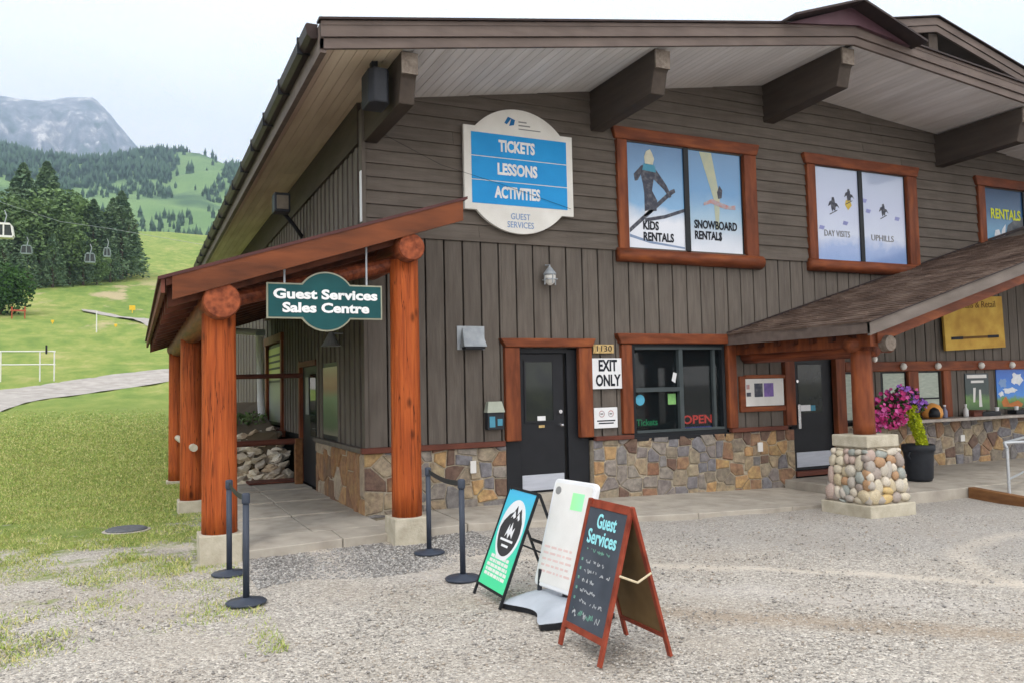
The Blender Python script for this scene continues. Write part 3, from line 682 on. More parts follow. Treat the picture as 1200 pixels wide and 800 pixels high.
# ---- roof
def slab(x0, x1, y0, y1, zf, a, b2): return G().hexa([(x0, y0, zf(x0)+a), (x1, y0, zf(x1)+a), (x1, y1, zf(x1)+a), (x0, y1, zf(x0)+a), (x0, y0, zf(x0)+b2), (x1, y0, zf(x1)+b2), (x1, y1, zf(x1)+b2), (x0, y1, zf(x0)+b2)])
YF = -1.98
rf = obj('roof', slab(-.98, RX_, YF, YB+.6, zs, .02, .29), m_rooftop, B)
obj('roof', slab(RX_, XE+1.2, YF, YB+.6, zs, .02, .29), m_rooftop, B)
for (xa, xb) in ((-1.02, RX_), (RX_, XE+1.2)):
    obj('fascia_board', slab(xa, xb, YF-.05, YF, zs, .10, .285), m_fascia, B)
    obj('fascia_board', slab(xa, xb, YF-.02, YF+.03, zs, -.03, .09), m_fascia, B)
    obj('drip_edge', slab(xa-.03 if xa < 0 else xa, xb, YF-.1, YF+.05, zs, .289, .315), m_drip, B)
    obj('drip_edge', slab(xa, xb, YF-.06, YF-.052, zs, .235, .285), m_fascia, B)
# soffit planks (each one its own board)
x = -.98; PW = .142
while x < XE+1.1:
    xb = min(x+PW, XE+1.1); y1 = YB+.5 if x < .0 else .13
    if not (x < RX_ < xb):
        if y1 > 1:
            ya = YF+.03
            for yb in (4.2+random.uniform(-.3, .3), 10.5, y1):
                obj('soffit_plank', slab(x+.004, xb-.004, ya, yb-.004, zs, .0, .02), m_soffitside, rf); ya = yb
        else: obj('soffit_plank', slab(x+.004, xb-.004, YF+.03, y1, zs, .0, .02), m_soffit, rf)
    x += PW
# side fascia, gutter and its straps
obj('fascia_board', G().box(-1.02, -.985, YF-.02, YB+.6, zs(-1)-.03, zs(-1)+.28), m_fascia, B)
gut = obj('gutter', G().prism([(-1.025, 5.86), (-1.025, 6.02), (-1.015, 6.03), (-1.15, 6.03), (-1.17, 6.0), (-1.15, 5.9), (-1.10, 5.85)], YF+.12, YB+.6, lambda u, v, d: (u, d, v)), m_drip, B)
yk = -1.4
while yk < YB: obj('bracket', G().box(-1.178, -1.0, yk, yk+.04, 5.84, 6.04), m_black, gut); yk += 1.45
obj('eave_return', G().box(-1.02, -.95, YF, YB, zs(-1)-.07, zs(-1)-.031), m_fascia, B)
# big roof beams
def beam(xc, wd, yend, ztop, hgt, name='roof_beam'):
    z0 = ztop-.02; P = [(yend, z0), (yend, z0-.28), (yend+.04, z0-.32), (yend+.12, z0-.62), (.1, z0-hgt), (.1, z0)]
    o = obj(name, G().prism(P, xc-wd/2, xc+wd/2, lambda u, v, d: (d, u, v)), m_beam, B, bevel=.012)
    obj('beam_end', G().box(xc-wd/2-.004, xc+wd/2+.004, yend-.03, yend, z0-.285, z0-.02), m_beamend, o)
beam(.1, .2, -1.84, zs(.1), .62); beam(3.9, .24, -1.84, zs(3.9), .66); beam(RX_, .26, -1.84, zs(RX_), .7); beam(12.2, .26, -1.84, zs(12.2), .66)
obj('roof_beam', G().prism([(-.0, zs(0)-.01), (.0, 5.28), (.1, 5.28), (.1, zs(.1)-.01)], .12, YB, lambda u, v, d: (u-.06, d, v)), m_beam, B)
# ridge cap of the roof and the second gable behind it
capz = lambda x: np.interp(x, [6.0, 7.46, 8.9], [7.2, 7.70, 7.26])
cap = G()
for a, b2 in ((6.0, 7.46), (7.46, 8.9)): cap.add(slab(a, b2, -2.35, 2.5, lambda q: float(capz(q)), 0, .035).v, [(0,3,2,1),(4,5,6,7),(0,1,5,4),(1,2,6,5),(2,3,7,6),(3,0,4,7)])
rc = obj('ridge_cap', cap, m_drip, B); obj('cap_front', G().prism([(6.1, 7.2), (7.46, 7.69), (8.8, 7.27), (7.6, 7.42)], -2.1, -2.0, XZ), m_maroon, rc)
zg = lambda x: 8.33+.0+(.21*(x-10.93) if x < 10.93 else -.246*(x-10.93))
for a, b2 in ((8.9, 10.93), (10.93, 17.5)):
    g2 = obj('upper_roof', slab(a, b2, -1.0, 12, zg, .05, .28), m_rooftop, B)
    obj('fascia_board', slab(a, b2, -1.05, -1.0, zg, .13, .27), m_fascia, g2); obj('fascia_board', slab(a, b2, -1.03, -.99, zg, .0, .12), m_fascia, g2); obj('drip_edge', slab(a, b2, -1.1, -.98, zg, .281, .3), m_drip, g2)
obj('upper_gable_wall', G().prism([(9.6, 7.0), (16.5, 6.4), (16.5, zg(16.5)), (10.93, zg(10.93)), (9.6, zg(9.6))], -.35, -.2, XZ), m_side, B)
obj('roof_beam', G().box(10.8, 11.05, -.95, -.2, 7.98, 8.33), m_beam, B)

# ---- upper windows with printed film
def window(op, parent, name='window', sill=True, log=.19):
    x0, x1, z0, z1 = op; wdw = obj(name, G().box(x0+.01, x1-.01, .03, .1, z0+.01, z1-.01), m_black, parent); return wdw
def upwin(x0, x1, z0, z1, gx0, gx1, gz0, gz1, mid):
    W = obj('window', G().box(gx0-.05, gx1+.05, -.0, .11, gz0-.05, gz1+.05), m_blackframe, B)
    g = G().hexa([(x0-.03, -.09, z1-.21), (x1+.02, -.09, z1-.21), (x1+.02, .05, z1-.21), (x0-.03, .05, z1-.21), (x0-.08, -.09, z1), (x1+.1, -.09, z1), (x1+.1, .05, z1), (x0-.08, .05, z1)])
    obj('head_trim', g, m_trimx, W, bevel=.02)
    obj('sill_log', G().cyl((x0-.04, -.05, z0+.1), (x1+.05, -.05, z0+.1), .115, .12, 14, segs=10, wob=.05), m_trimx, W, smooth=True)
    obj('side_trim', G().box(x0, gx0-.04, -.08, .05, z0+.2, z1-.212), m_trim, W, bevel=.015); obj('side_trim', G().box(gx1+.04, x1, -.08, .05, z0+.2, z1-.212), m_trim, W, bevel=.015)
    obj('mullion', G().box(mid-.05, mid+.05, -.035, .0, gz0-.04, gz1+.04), m_blackframe, W)
    return W
W1 = upwin(4.24, 7.2, 3.75, 6.0, 4.48, 6.88, 3.97, 5.77, 5.67)
W2 = upwin(8.43, 11.4, 3.77, 5.99, 8.68, 11.08, 3.99, 5.78, 9.85)
W3 = upwin(13.3, 16.3, 3.8, 6.0, 13.56, 16.0, 4.0, 5.78, 14.9)
def pane(x0, x1, z0, z1, mat, W, y=-.006): return obj('pane', G().box(x0, x1, y, y+.006, z0, z1), mat, W)
snow = (.72, .76, .84); skyb = srgb(92, 134, 176); skyd = srgb(76, 118, 162)
mp1 = gradmat('film_skier', [(0, snow), (.27, snow), (.36, srgb(176, 196, 218)), (.42, srgb(120, 168, 210)), (1, skyd)], 3.97, 5.77, rough=.1, nmix=.1, nscale=2.2)
mp2 = gradmat('film_boarder', [(0, snow), (.2, srgb(190, 202, 216)), (.34, srgb(150, 182, 206)), (.6, srgb(96, 146, 192)), (1, skyb)], 3.97, 5.77, rough=.1, nmix=.1, nscale=2.2)
mp3 = gradmat('film_snowfield', [(0, srgb(128, 156, 204)), (.15, srgb(146, 168, 212)), (.26, srgb(196, 206, 226)), (.6, srgb(184, 194, 220)), (1, srgb(176, 190, 216))], 4.0, 5.78, nmix=.12, rough=.1)
mp4 = gradmat('film_goggles', [(0, srgb(190, 206, 90)), (.08, srgb(176, 210, 230)), (.3, srgb(120, 180, 214)), (.7, srgb(24, 84, 128)), (1, srgb(16, 60, 100))], 4.0, 5.78)
pane(4.48, 5.62, 3.97, 5.77, mp1, W1); pane(5.72, 6.88, 3.97, 5.77, mp2, W1)
pane(8.68, 9.8, 3.99, 5.78, mp3, W2); pane(9.9, 11.08, 3.99, 5.78, mp3, W2)
pane(13.56, 14.85, 4.0, 5.78, mp4, W3); pane(14.95, 16.0, 4.0, 5.78, mp4, W3)
m_fig = pm('film_dark_figure', srgb(62, 66, 80), srgb(110, 112, 118), nscale=14, c3=srgb(78, 80, 90), detail=9); m_cyan = pm('film_cyan', srgb(84, 150, 176), nscale=8); m_cream = pm('film_cream', srgb(206, 206, 186), nscale=8)
m_redp = pm('film_red', srgb(190, 128, 120), srgb(160, 170, 180), nscale=12); m_yel = pm('film_yellow', srgb(214, 222, 70), nscale=8); m_whitep = pm('film_white', (.75, .78, .82), nscale=8)
def flat(name, poly, mat, parent, y=-.009, t=.0015): return obj(name, G().prism(poly, y, y+t, XZ), mat, parent)
def Pf(ox, oz, s, pts): return [(ox+s*a, oz+s*b2) for a, b2 in pts]
# skier (head, torso, arms, trousers, two skis)
flat('printed_skier', Pf(4.86, 4.62, 1, [(-.06, .0), (.18, .02), (.2, .2), (.1, .36), (.14, .56), (.34, .4), (.46, .26), (.5, .3), (.4, .48), (.2, .72), (.08, .8), (-.1, .78), (-.26, .62), (-.24, .5), (-.18, .52), (-.12, .62), (-.08, .46), (-.06, .3)]), m_fig, W1)
flat('printed_skier', Pf(4.87, 5.3, 1, [(-.1, .02), (.18, .0), (.16, .12), (-.06, .14)]), m_cyan, W1, y=-.0115)
flat('printed_skier', Pf(4.92, 5.43, 1, [(-.09, 0), (.07, 0), (.1, .1), (.06, .2), (.02, .26), (-.06, .22), (-.1, .12)]), m_cream, W1, y=-.0115)
flat('printed_skier', Pf(4.82, 4.52, 1, [(-.04, 0), (.16, .1), (.14, .14), (-.02, .1)]), m_whitep, W1, y=-.0115)
flat('printed_ski', [(4.49, 4.32), (5.34, 5.02), (5.42, 5.05), (5.44, 4.99), (5.36, 4.94), (4.49, 4.24)], m_fig, W1, y=-.0115)
flat('printed_ski', [(4.8, 4.5), (5.2, 4.58), (5.62, 4.72), (5.62, 4.66), (5.2, 4.52), (4.8, 4.44)], m_fig, W1, y=-.0115)
flat('printed_slope', [(4.49, 4.22), (4.9, 4.12), (5.61, 4.05), (5.61, 4.02), (4.9, 4.08), (4.49, 4.17)], srgb and pm('film_shadow_blue', srgb(140, 160, 190), nscale=6), W1, y=-.0085)
flat('printed_rail', [(5.98, 5.76), (6.24, 5.76), (6.4, 4.98), (6.36, 4.4), (6.3, 4.4), (6.26, 4.95)], pm('film_pale_yellow', srgb(168, 178, 164), srgb(186, 188, 160), nscale=6), W1)
flat('printed_boarder', Pf(6.36, 4.95, 1, [(0, 0), (.08, .02), (.1, .16), (.04, .24), (-.02, .12)]), m_fig, W1, y=-.0115)
flat('printed_boarder', Pf(6.3, 4.86, 1, [(-.26, 0), (-.08, .08), (.3, -.02), (.44, .0), (.44, -.08), (.2, -.08), (-.1, 0), (-.26, -.05)]), m_redp, W1, y=-.0115)
flat('printed_boarder', Pf(6.36, 4.2, 1, [(0, 0), (.04, 0), (.05, .14), (.01, .14)]), m_fig, W1, y=-.0115)
text('KIDS\nRENTALS', front(4.75, -.013, 4.28), .2, m_ink, W1, align='LEFT', bold=.006, width=.62)
text('SNOWBOARD\nRENTALS', front(5.82, -.013, 4.37), .2, m_ink, W1, align='LEFT', bold=.006, width=.94)
for (fx, fz_, s_, mt) in ((9.13, 4.92, 1, m_fig), (9.55, 5.14, .9, m_fig), (10.48, 4.92, .9, m_fig)):
    flat('printed_skier', Pf(fx, fz_, s_, [(-.03, .0), (.0, .05), (.05, .02), (.06, .1), (.1, .12), (.16, .08), (.1, .17), (.05, .18), (.04, .24), (.02, .29), (-.03, .28), (-.04, .22), (-.09, .2), (-.14, .1), (-.06, .14), (-.05, .06)]), mt, W2)
    flat('printed_ski', Pf(fx, fz_, s_, [(-.1, -.06), (.1, .03), (.1, .05), (-.1, -.04)]), mt, W2, y=-.0105)
flat('printed_skier', Pf(9.52, 5.06, 1, [(-.08, .02), (.0, -.08), (.1, .02), (.06, .12), (-.05, .12)]), pm('film_gold', srgb(206, 182, 90), nscale=5), W2, y=-.0085)
for (fx, fz_) in ((9.42, 4.72), (10.05, 5.0), (9.95, 5.2), (10.85, 4.9), (8.8, 4.6)):
    flat('printed_trail_mark', Pf(fx, fz_, .8, [(-.08, -.03), (.06, -.05), (.12, .04), (-.04, .06)]), pm('film_lilac', srgb(150, 156, 206), nscale=5), W2, y=-.0085)
text('DAY VISITS', front(9.2, -.012, 4.5), .17, m_greyink, W2, width=.66); text('UPHILLS', front(10.42, -.012, 4.48), .17, m_greyink, W2, width=.62)
text('RENTALS', front(13.75, -.012, 5.22), .3, m_yel, W3, align='LEFT', bold=.008, width=1.0)
flat('printed_goggles', [(14.25, 4.3), (14.2, 4.7), (14.32, 5.0), (14.6, 5.16), (14.84, 5.2), (14.84, 4.25)], pm('film_grey_helmet', srgb(120, 124, 128), srgb(70, 76, 84), nscale=5), W3)
flat('printed_goggles', [(14.5, 4.45), (14.44, 4.7), (14.6, 4.86), (14.84, 4.9), (14.84, 4.4)], m_fig, W3, y=-.0115)
flat('printed_goggles', [(14.1, 4.28), (14.02, 4.6), (14.12, 4.9), (14.24, 5.02), (14.2, 4.7), (14.24, 4.32)], m_whitep, W3)
flat('printed_glow', Pf(13.95, 4.75, 1, [(-.1, 0), (-.06, .12), (.06, .14), (.12, .02), (.04, -.1), (-.06, -.08)]), m_whitep, W3)

# ---- exit door
D1 = obj('door', G().box(2.42, 3.2, .07, .115, .10, 2.24), m_black, B, bevel=.006)
obj('door_frame', G().box(2.16, 2.40, .02, .12, -.05, 2.3).box(3.26, 3.63, .06, .12, -.05, 2.3).box(2.4, 3.26, .04, .12, 2.25, 2.33), m_black, D1)
for i, (a, b2, z0) in enumerate(((2.13, 2.38, .93), (3.42, 3.66, .93))): obj('side_trim', G().box(a, b2, -.075, .03, z0-.02, 2.335), m_trim, D1, bevel=.015)
obj('head_trim', G().hexa([(2.14, -.1, 2.335), (3.66, -.1, 2.335), (3.66, .03, 2.335), (2.14, .03, 2.335), (2.05, -.1, 2.47), (3.73, -.1, 2.47), (3.73, .03, 2.47), (2.05, .03, 2.47)]), m_trimx, D1, bevel=.015)
obj('glass', G().box(2.53, 3.0, .062, .069, 1.2, 2.11), m_doorglass, D1)
obj('glass_bead', G().box(2.50, 2.53, .055, .07, 1.17, 2.14).box(3.0, 3.03, .055, .07, 1.17, 2.14).box(2.53, 3.0, .055, .07, 2.11, 2.14).box(2.53, 3.0, .055, .07, 1.17, 1.2), m_black, D1)
obj('kick_plate', G().box(2.44, 3.17, .058, .068, .13, .37), m_steel, D1)
obj('deadbolt', G().cyl((3.12, .07, 1.33), (3.12, .03, 1.33), .035, .03, 14), m_chrome, D1)
obj('door_knob', G().cyl((3.12, .07, 1.12), (3.12, .03, 1.12), .03, .025, 14).lathe((3.12, .0, 1.12), [(.005, -.03), (.03, -.015), (.036, 0), (.03, .015), (.005, .03)], 12), m_chrome, D1)
obj('door_sticker', G().box(2.72, 2.86, .055, .06, 1.2, 1.27), m_white, D1); obj('door_sticker', G().box(2.74, 2.84, .055, .06, 1.09, 1.13), m_gold, D1)
obj('door_sill', G().box(2.38, 3.6, -.06, .11, -.05, .09), m_conc, D1)
# ---- ticket window
TW = obj('window', G().box(4.44, 4.5, -.02, .12, .86, 2.4).box(6.3, 6.36, -.02, .12, .86, 2.4).box(4.5, 6.3, -.02, .12, .86, .93).box(4.5, 6.3, -.02, .12, 2.34, 2.4), m_blackframe, B)
obj('mullion', G().box(5.38, 5.46, -.03, .1, .93, 2.34), m_greyframe, TW); obj('mullion', G().box(4.5, 5.38, -.03, .06, 1.6, 1.67), m_greyframe, TW); obj('sash_bar', G().box(6.12, 6.17, .0, .08, .93, 2.34), m_greyframe, TW)
for q in ((.93, .97), (2.3, 2.34)): obj('sash_bar', G().box(4.5, 6.3, -.035, .02, *q), m_greyframe, TW)
obj('pane', G().box(4.5, 5.38, .045, .05, .93, 1.6), m_glass, TW); obj('pane', G().box(4.5, 5.38, .045, .05, 1.67, 2.34), m_glass, TW); obj('pane', G().box(5.46, 6.3, .055, .06, .93, 2.34), m_glass, TW)
obj('side_trim', G().box(4.22, 4.42, -.08, .03, .93, 2.385), m_trim, TW, bevel=.015); obj('side_trim', G().box(6.4, 6.58, -.08, .03, .93, 2.385), m_trim, TW, bevel=.015)
obj('head_trim', G().hexa([(4.2, -.11, 2.39), (6.6, -.11, 2.39), (6.6, .03, 2.39), (4.2, .03, 2.39), (4.12, -.11, 2.56), (6.62, -.11, 2.56), (6.62, .03, 2.56), (4.12, .03, 2.56)]), m_trimx, TW, bevel=.015)
obj('sill_frame', G().box(4.4, 6.42, -.05, .1, .80, .86), m_black, TW)
m_neonr = emat('neon_red', (1.0, .09, .07), 1.3); m_neonb = emat('neon_blue', (.18, .22, .75), .5); m_ledg = emat('led_green', (.05, .75, .3), .55)
ns = thing('neon_sign', 'red lit OPEN sign with a blue line hanging in the ticket window', 'sign', (5.82, .08, 1.1))
text('OPEN', front(5.83, .09, 1.1), .2, m_neonr, ns, bold=.004, width=.62); obj('tube', G().box(5.5, 6.12, .09, .1, .955, .985), m_neonb, ns); obj('backing', G().box(5.48, 6.14, .105, .115, .94, 1.24), m_blackplastic, ns)
s = thing('ticket_notice', 'green lettered Tickets notice low in the left pane of the ticket window', 'sign', (4.75, .08, 1.1)); obj('backing', G().box(4.54, 5.02, .09, .1, 1.0, 1.18), m_black, s); text('Tickets', front(4.78, .085, 1.09), .15, m_ledg, s, width=.42, bold=.003)
s = tag(obj('window_sticker', G().lathe((0, 0, 0), [(.005, 0), (.09, 0), (.09, .004), (.005, .004)], 18).xf(Matrix.Translation((4.62, .04, 1.47)) @ Matrix.Rotation(R(90), 4, 'X')), pm('sticker_blue', srgb(90, 170, 200), nscale=9)), 'round light blue sticker in the lower left ticket window pane', 'sticker')
s = tag(obj('window_notice', G().box(5.18, 5.34, .035, .04, 1.38, 1.56), pm('notice_green', srgb(130, 180, 110), srgb(100, 150, 90), nscale=12)), 'small green notice at the upper right of the lower ticket pane', 'notice')
s = tag(obj('window_tag', G().prism([(5.27, 1.78), (5.31, 1.92), (5.38, 1.9), (5.34, 1.74)], .035, .04, XZ), m_white), 'small white tag on the glass beside the window mullion', 'tag')
s = thing('shelf_unit', 'dark red-brown shelf seen inside the ticket window', 'shelf', (4.9, 1.2, 0)); obj('shelf', G().box(4.5, 5.4, 1.0, 1.3, 1.28, 1.33), m_ledge, s); obj('side_panel', G().box(5.4, 5.46, 1.0, 1.3, .0, 1.33), m_ledge, s); obj('backing', G().box(4.4, 5.4, 1.3, 1.33, .2, 1.28), m_ledge, s)

# ---- notice board, black door 2, right-hand trim and counter
nb = thing('notice_board', 'orange wood framed notice board with white poster beside the black glazed door', 'notice board', (7.2, -.05, 1.5))
obj('frame', G().box(6.66, 7.70, -.06, 0, 1.2, 1.29).box(6.66, 6.78, -.06, 0, 1.29, 1.83).box(6.78, 7.70, -.06, 0, 1.785, 1.85), m_trimx, nb, bevel=.01)
ps = obj('poster', G().box(6.785, 7.66, -.05, -.03, 1.3, 1.78), m_offwhite, nb)
for (a, b2, c, d, mt) in ((6.98, 7.17, 1.46, 1.7, m_fig), (7.2, 7.42, 1.46, 1.7, pm('poster_violet', srgb(140, 110, 180), srgb(90, 84, 130), nscale=9)), (6.8, 6.87, 1.6, 1.68, m_redp), (6.8, 6.9, 1.47, 1.54, m_fig)): obj('printed_picture', G().box(a, b2, -.053, -.0505, c, d), mt, ps)
D2 = obj('door', G().box(7.94, 8.92, .05, .1, .09, 2.18), m_black, B, bevel=.006)
obj('glass', G().box(8.1, 8.68, .042, .048, 1.13, 2.02), m_doorglass, D2); obj('kick_plate', G().box(8.0, 8.86, .04, .048, .15, .42), m_steel, D2)
obj('pull_handle', G().box(8.02, 8.09, -.02, .045, .85, 1.3), m_chrome, D2, bevel=.01); obj('deadbolt', G().cyl((8.06, .05, 1.72), (8.06, .01, 1.72), .028, .028, 12), m_chrome, D2)
obj('door_sticker', G().box(8.12, 8.38, .036, .041, 1.17, 1.28), m_white, D2); obj('door_sticker', G().box(8.39, 8.5, .036, .041, 1.17, 1.27), m_cyan, D2)
obj('side_trim', G().box(7.70, 7.93, -.07, .05, .93, 2.42), m_trim, D2, bevel=.012); obj('side_trim', G().box(8.95, 9.19, -.07, .05, .05, 2.42), m_trim, D2, bevel=.012)
obj('door_sill', G().box(7.9, 9.0, -.06, .1, -.0, .085), m_ledge, D2)
obj('head_band', G().box(9.2, 15.6, -.07, .02, 1.87, 2.06), m_trimx, B, bevel=.012)
for (a, b2, mt) in ((9.2, 9.26, m_trim), (9.46, 9.52, m_trim)): pass
for (a, b2) in ((9.22, 9.5), (10.22, 10.9), (11.22, 11.88)):
    wn = obj('window', G().box(a, b2, .02, .08, .92, 1.86), m_blackframe, B); obj('pane', G().box(a+.05, b2-.03, .012, .019, .96, 1.83), m_pale, wn)
    if a > 10: obj('sash_bar', G().box(a+.05, b2-.03, -.01, .012, 1.3, 1.33), m_black, wn)
for (a, b2) in ((10.91, 11.2), (11.93, 12.16), (9.53, 9.7)): obj('side_trim', G().box(a, b2, -.06, .02, .93, 1.868), m_trim, B, bevel=.012)
obj('counter', G().box(9.75, 15.6, -.42, .05, .86, .92), m_counter, B, bevel=.012)
def poster(x0, x1, z0, z1, label, stops, nm):
    p = thing('poster', label, 'poster', ((x0+x1)/2, -.02, z0)); obj('sheet', G().box(x0, x1, -.025, -.01, z0, z1), gradmat(nm, stops, z0, z1, nmix=.2, nscale=5), p); return p
p1 = poster(12.62, 13.36, 1.03, 1.8, 'dark poster of a waterfall scene with white heading above the counter', [(0, srgb(60, 96, 50)), (.3, srgb(90, 130, 60)), (.45, srgb(40, 60, 56)), (1, srgb(34, 48, 54))], 'poster_waterfall')
obj('printed_band', G().box(12.68, 13.3, -.028, -.026, 1.7, 1.77).box(12.8, 13.2, -.028, -.026, 1.6, 1.65), m_offwhite, p1); obj('printed_fall', G().prism([(12.86, 1.5), (12.94, 1.5), (12.9, 1.2), (12.84, 1.2)], -.028, -.026, XZ).prism([(13.04, 1.46), (13.1, 1.46), (13.12, 1.1), (13.02, 1.1)], -.028, -.026, XZ), m_offwhite, p1)
p2 = poster(13.62, 14.56, 1.03, 1.87, 'blue and white poster with green foot at the right end of the counter', [(0, srgb(50, 80, 40)), (.26, srgb(96, 140, 60)), (.36, srgb(60, 130, 210)), (.7, srgb(40, 110, 200)), (1, srgb(30, 84, 170))], 'poster_sky')
[obj('printed_cloud', G().prism([(cx+rx*math.cos(a)*(1+.25*math.sin(5*a+cx*9)), cz+rz*math.sin(a)*(1+.3*math.sin(4*a+cz*7))) for a in np.linspace(0, 6.0, 16)], -.028-.0005*k, -.026, XZ), mt, p2) for k, (cx, cz, rx, rz, mt) in enumerate(((14.3, 1.66, .18, .13, m_whitep), (13.82, 1.58, .12, .1, m_signblueink), (14.05, 1.42, .22, .06, m_whitep), (13.75, 1.35, .08, .05, m_whitep)))]; obj('printed_figure', G().prism([(13.75, 1.18), (13.9, 1.3), (14.0, 1.14), (14.3, 1.2), (14.46, 1.12), (14.4, 1.06), (13.8, 1.08)], -.028, -.026, XZ), pm('poster_orange', srgb(190, 120, 70), nscale=9), p2)
# string light bulbs
for i, (bx, lb) in enumerate(((10.72, 'round white bulb leftmost on the red beam, above the left pale window'), (11.72, 'round white bulb on the red beam above the second pale window'), (13.05, 'round white bulb on the red beam above the waterfall poster'), (14.05, 'round white bulb on the red beam above the blue poster'))):
    t = thing('light_bulb', lb, 'light bulb', (bx, -.1, 1.96), 'bulbs along the red beam'); obj('globe', G().lathe((0, 0, 0), [(.01, -.07), (.05, -.05), (.07, 0), (.05, .05), (.01, .07)], 14), m_bulb, t, local=True, smooth=True); obj('socket', G().cyl((0, 0, 0), (0, .04, 0), .03, .03, 8), m_black, t, local=True)
for (bz, lb) in ((2.22, 'upper of two small white bulbs by the awning post'), (2.03, 'lower of two small white bulbs by the awning post')):
    t = thing('light_bulb', lb, 'light bulb', (7.12, -2.52, bz)); obj('globe', G().lathe((0, 0, 0), [(.008, -.05), (.032, -.03), (.04, 0), (.032, .03), (.008, .05)], 12), m_bulb, t, local=True, smooth=True)

# ---- awning over the ticket counter
AW0, AWR = 6.42, 15.0; AS = .287; za = lambda x: 2.40+AS*(x-AW0) if x < AWR else 2.40+AS*(AWR-AW0)-AS*(x-AWR)
AYF = -3.05
aw = obj('awning_roof', slab(AW0, AWR, AYF, -.04, za, .0, .14), m_fascia, B); obj('awning_roof', slab(AWR, 21, AYF, -.04, za, .0, .14), m_shingle, B)
x = AW0-.05; i = 0
while x < AWR-.1 and x < 13.5:
    wd = .15; g = G(); y = AYF-.05
    while y < -.05:
        y2 = min(y+random.uniform(.16, .3), -.045); dz = random.uniform(0, .009); dx = random.uniform(-.018, .018)
        g.hexa([(x+dx, y+.003, za(x)+.142), (x+wd+.04, y+.003, za(x+wd)+.142), (x+wd+.04, y2-.003, za(x+wd)+.142), (x+dx, y2-.003, za(x)+.142), (x+dx, y+.003, za(x)+.172+dz), (x+wd+.04, y+.003, za(x+wd+.04)+.150+dz), (x+wd+.04, y2-.003, za(x+wd+.04)+.150+dz), (x+dx, y2-.003, za(x)+.172+dz)]); y = y2
    obj('shingle_course', g, m_shingle, aw); x += wd
obj('eave_fascia', G().box(AW0-.04, AW0-.002, AYF-.04, -.04, za(AW0)-.03, za(AW0)+.135), m_fascia, aw)
m_pf = pm('pale_weathered_fascia', srgb(120, 111, 105), srgb(98, 90, 84), scale=(.3, 1, 1), nscale=6, rough=.7, bump=.2)
obj('rake_fascia', slab(AW0-.04, AWR, AYF-.05, AYF-.002, za, -.05, .132), m_pf, aw); obj('drip_edge', slab(AW0-.05, AWR, AYF-.07, AYF-.0, za, .134, .15), m_drip, aw)
obj('wall_flashing', slab(AW0, AWR, -.06, -.035, za, .15, .2), m_drip, aw)
obj('rake_beam', slab(AW0+.3, AWR, AYF+.12, AYF+.36, za, -.24, -.02), m_trimx, aw)
obj('awning_log', G().cyl((6.85, -.05, 2.2), (6.85, -2.75, 2.2), .16, .15, 16, segs=8, wob=.05), m_logy, aw, smooth=True); 
obj('awning_log', G().cyl((6.5, -2.6, 2.23), (7.35, -2.6, 2.23), .11, .11, 14, segs=4, wob=.05), m_trimx, aw, smooth=True)
obj('log_end', G().cyl((6.9, -2.88, 2.24), (6.9, -3.0, 2.24), .12, .11, 16), m_beamend, aw)
obj('side_beam', G().box(6.6, 6.75, -2.9, -.04, 2.2, 2.38), m_trim, aw)
for k in range(7): obj('rafter', slab(AW0+.1, AWR, -.3-.38*k-.08, -.3-.38*k, za, -.14, -.01), m_raft, aw)
obj('awning_post', G().cyl((6.72, -2.62, .93), (6.72, -2.62, 2.15), .155, .145, 18, segs=8, wob=.04), m_trim, aw, smooth=True)  # both awning posts: the shade here is put into a darker stain
obj('awning_post', G().cyl((6.98, -2.36, .93), (6.98, -2.36, 2.15), .1, .09, 14, segs=8, wob=.04), m_trim, aw, smooth=True)

# ---- pedestal of river stones
pd = thing('stone_pedestal', 'river stone pedestal with concrete cap carrying the awning post', 'pedestal', (6.72, -2.62, -.2))
obj('footing', G().box(6.27, 7.17, -3.07, -2.17, -.35, -.03), m_concpale, pd, bevel=.015)
obj('core', G().hexa([(6.34, -3.0, -.03), (7.1, -3.0, -.03), (7.1, -2.24, -.03), (6.34, -2.24, -.03), (6.44, -2.9, .76), (7.0, -2.9, .76), (7.0, -2.34, .76), (6.44, -2.34, .76)]), m_mortar, pd)
obj('cap', G().box(6.4, 7.04, -2.94, -2.3, .76, .93), m_concpale, pd, bevel=.015)
def blobmesh(seed, mat, amp=.12, sub=2):
    import bmesh
    bm = bmesh.new(); bmesh.ops.create_icosphere(bm, subdivisions=sub, radius=1)
    for v in bm.verts:
        n = v.co.normalized(); v.co = n*(1+amp*noise.noise(n*1.4+Vector((seed*7.3, 0, 0)))*2)
        for k in range(3): v.co[k] = math.copysign(abs(v.co[k])**.85, v.co[k])
    me = bpy.data.meshes.new('stone_blob'); bm.to_mesh(me); bm.free(); me.materials.append(mat); me.polygons.foreach_set('use_smooth', [True]*len(me.polygons)); return me
blobs = [blobmesh(i, m_river) for i in range(6)]
rd = random.Random(5)
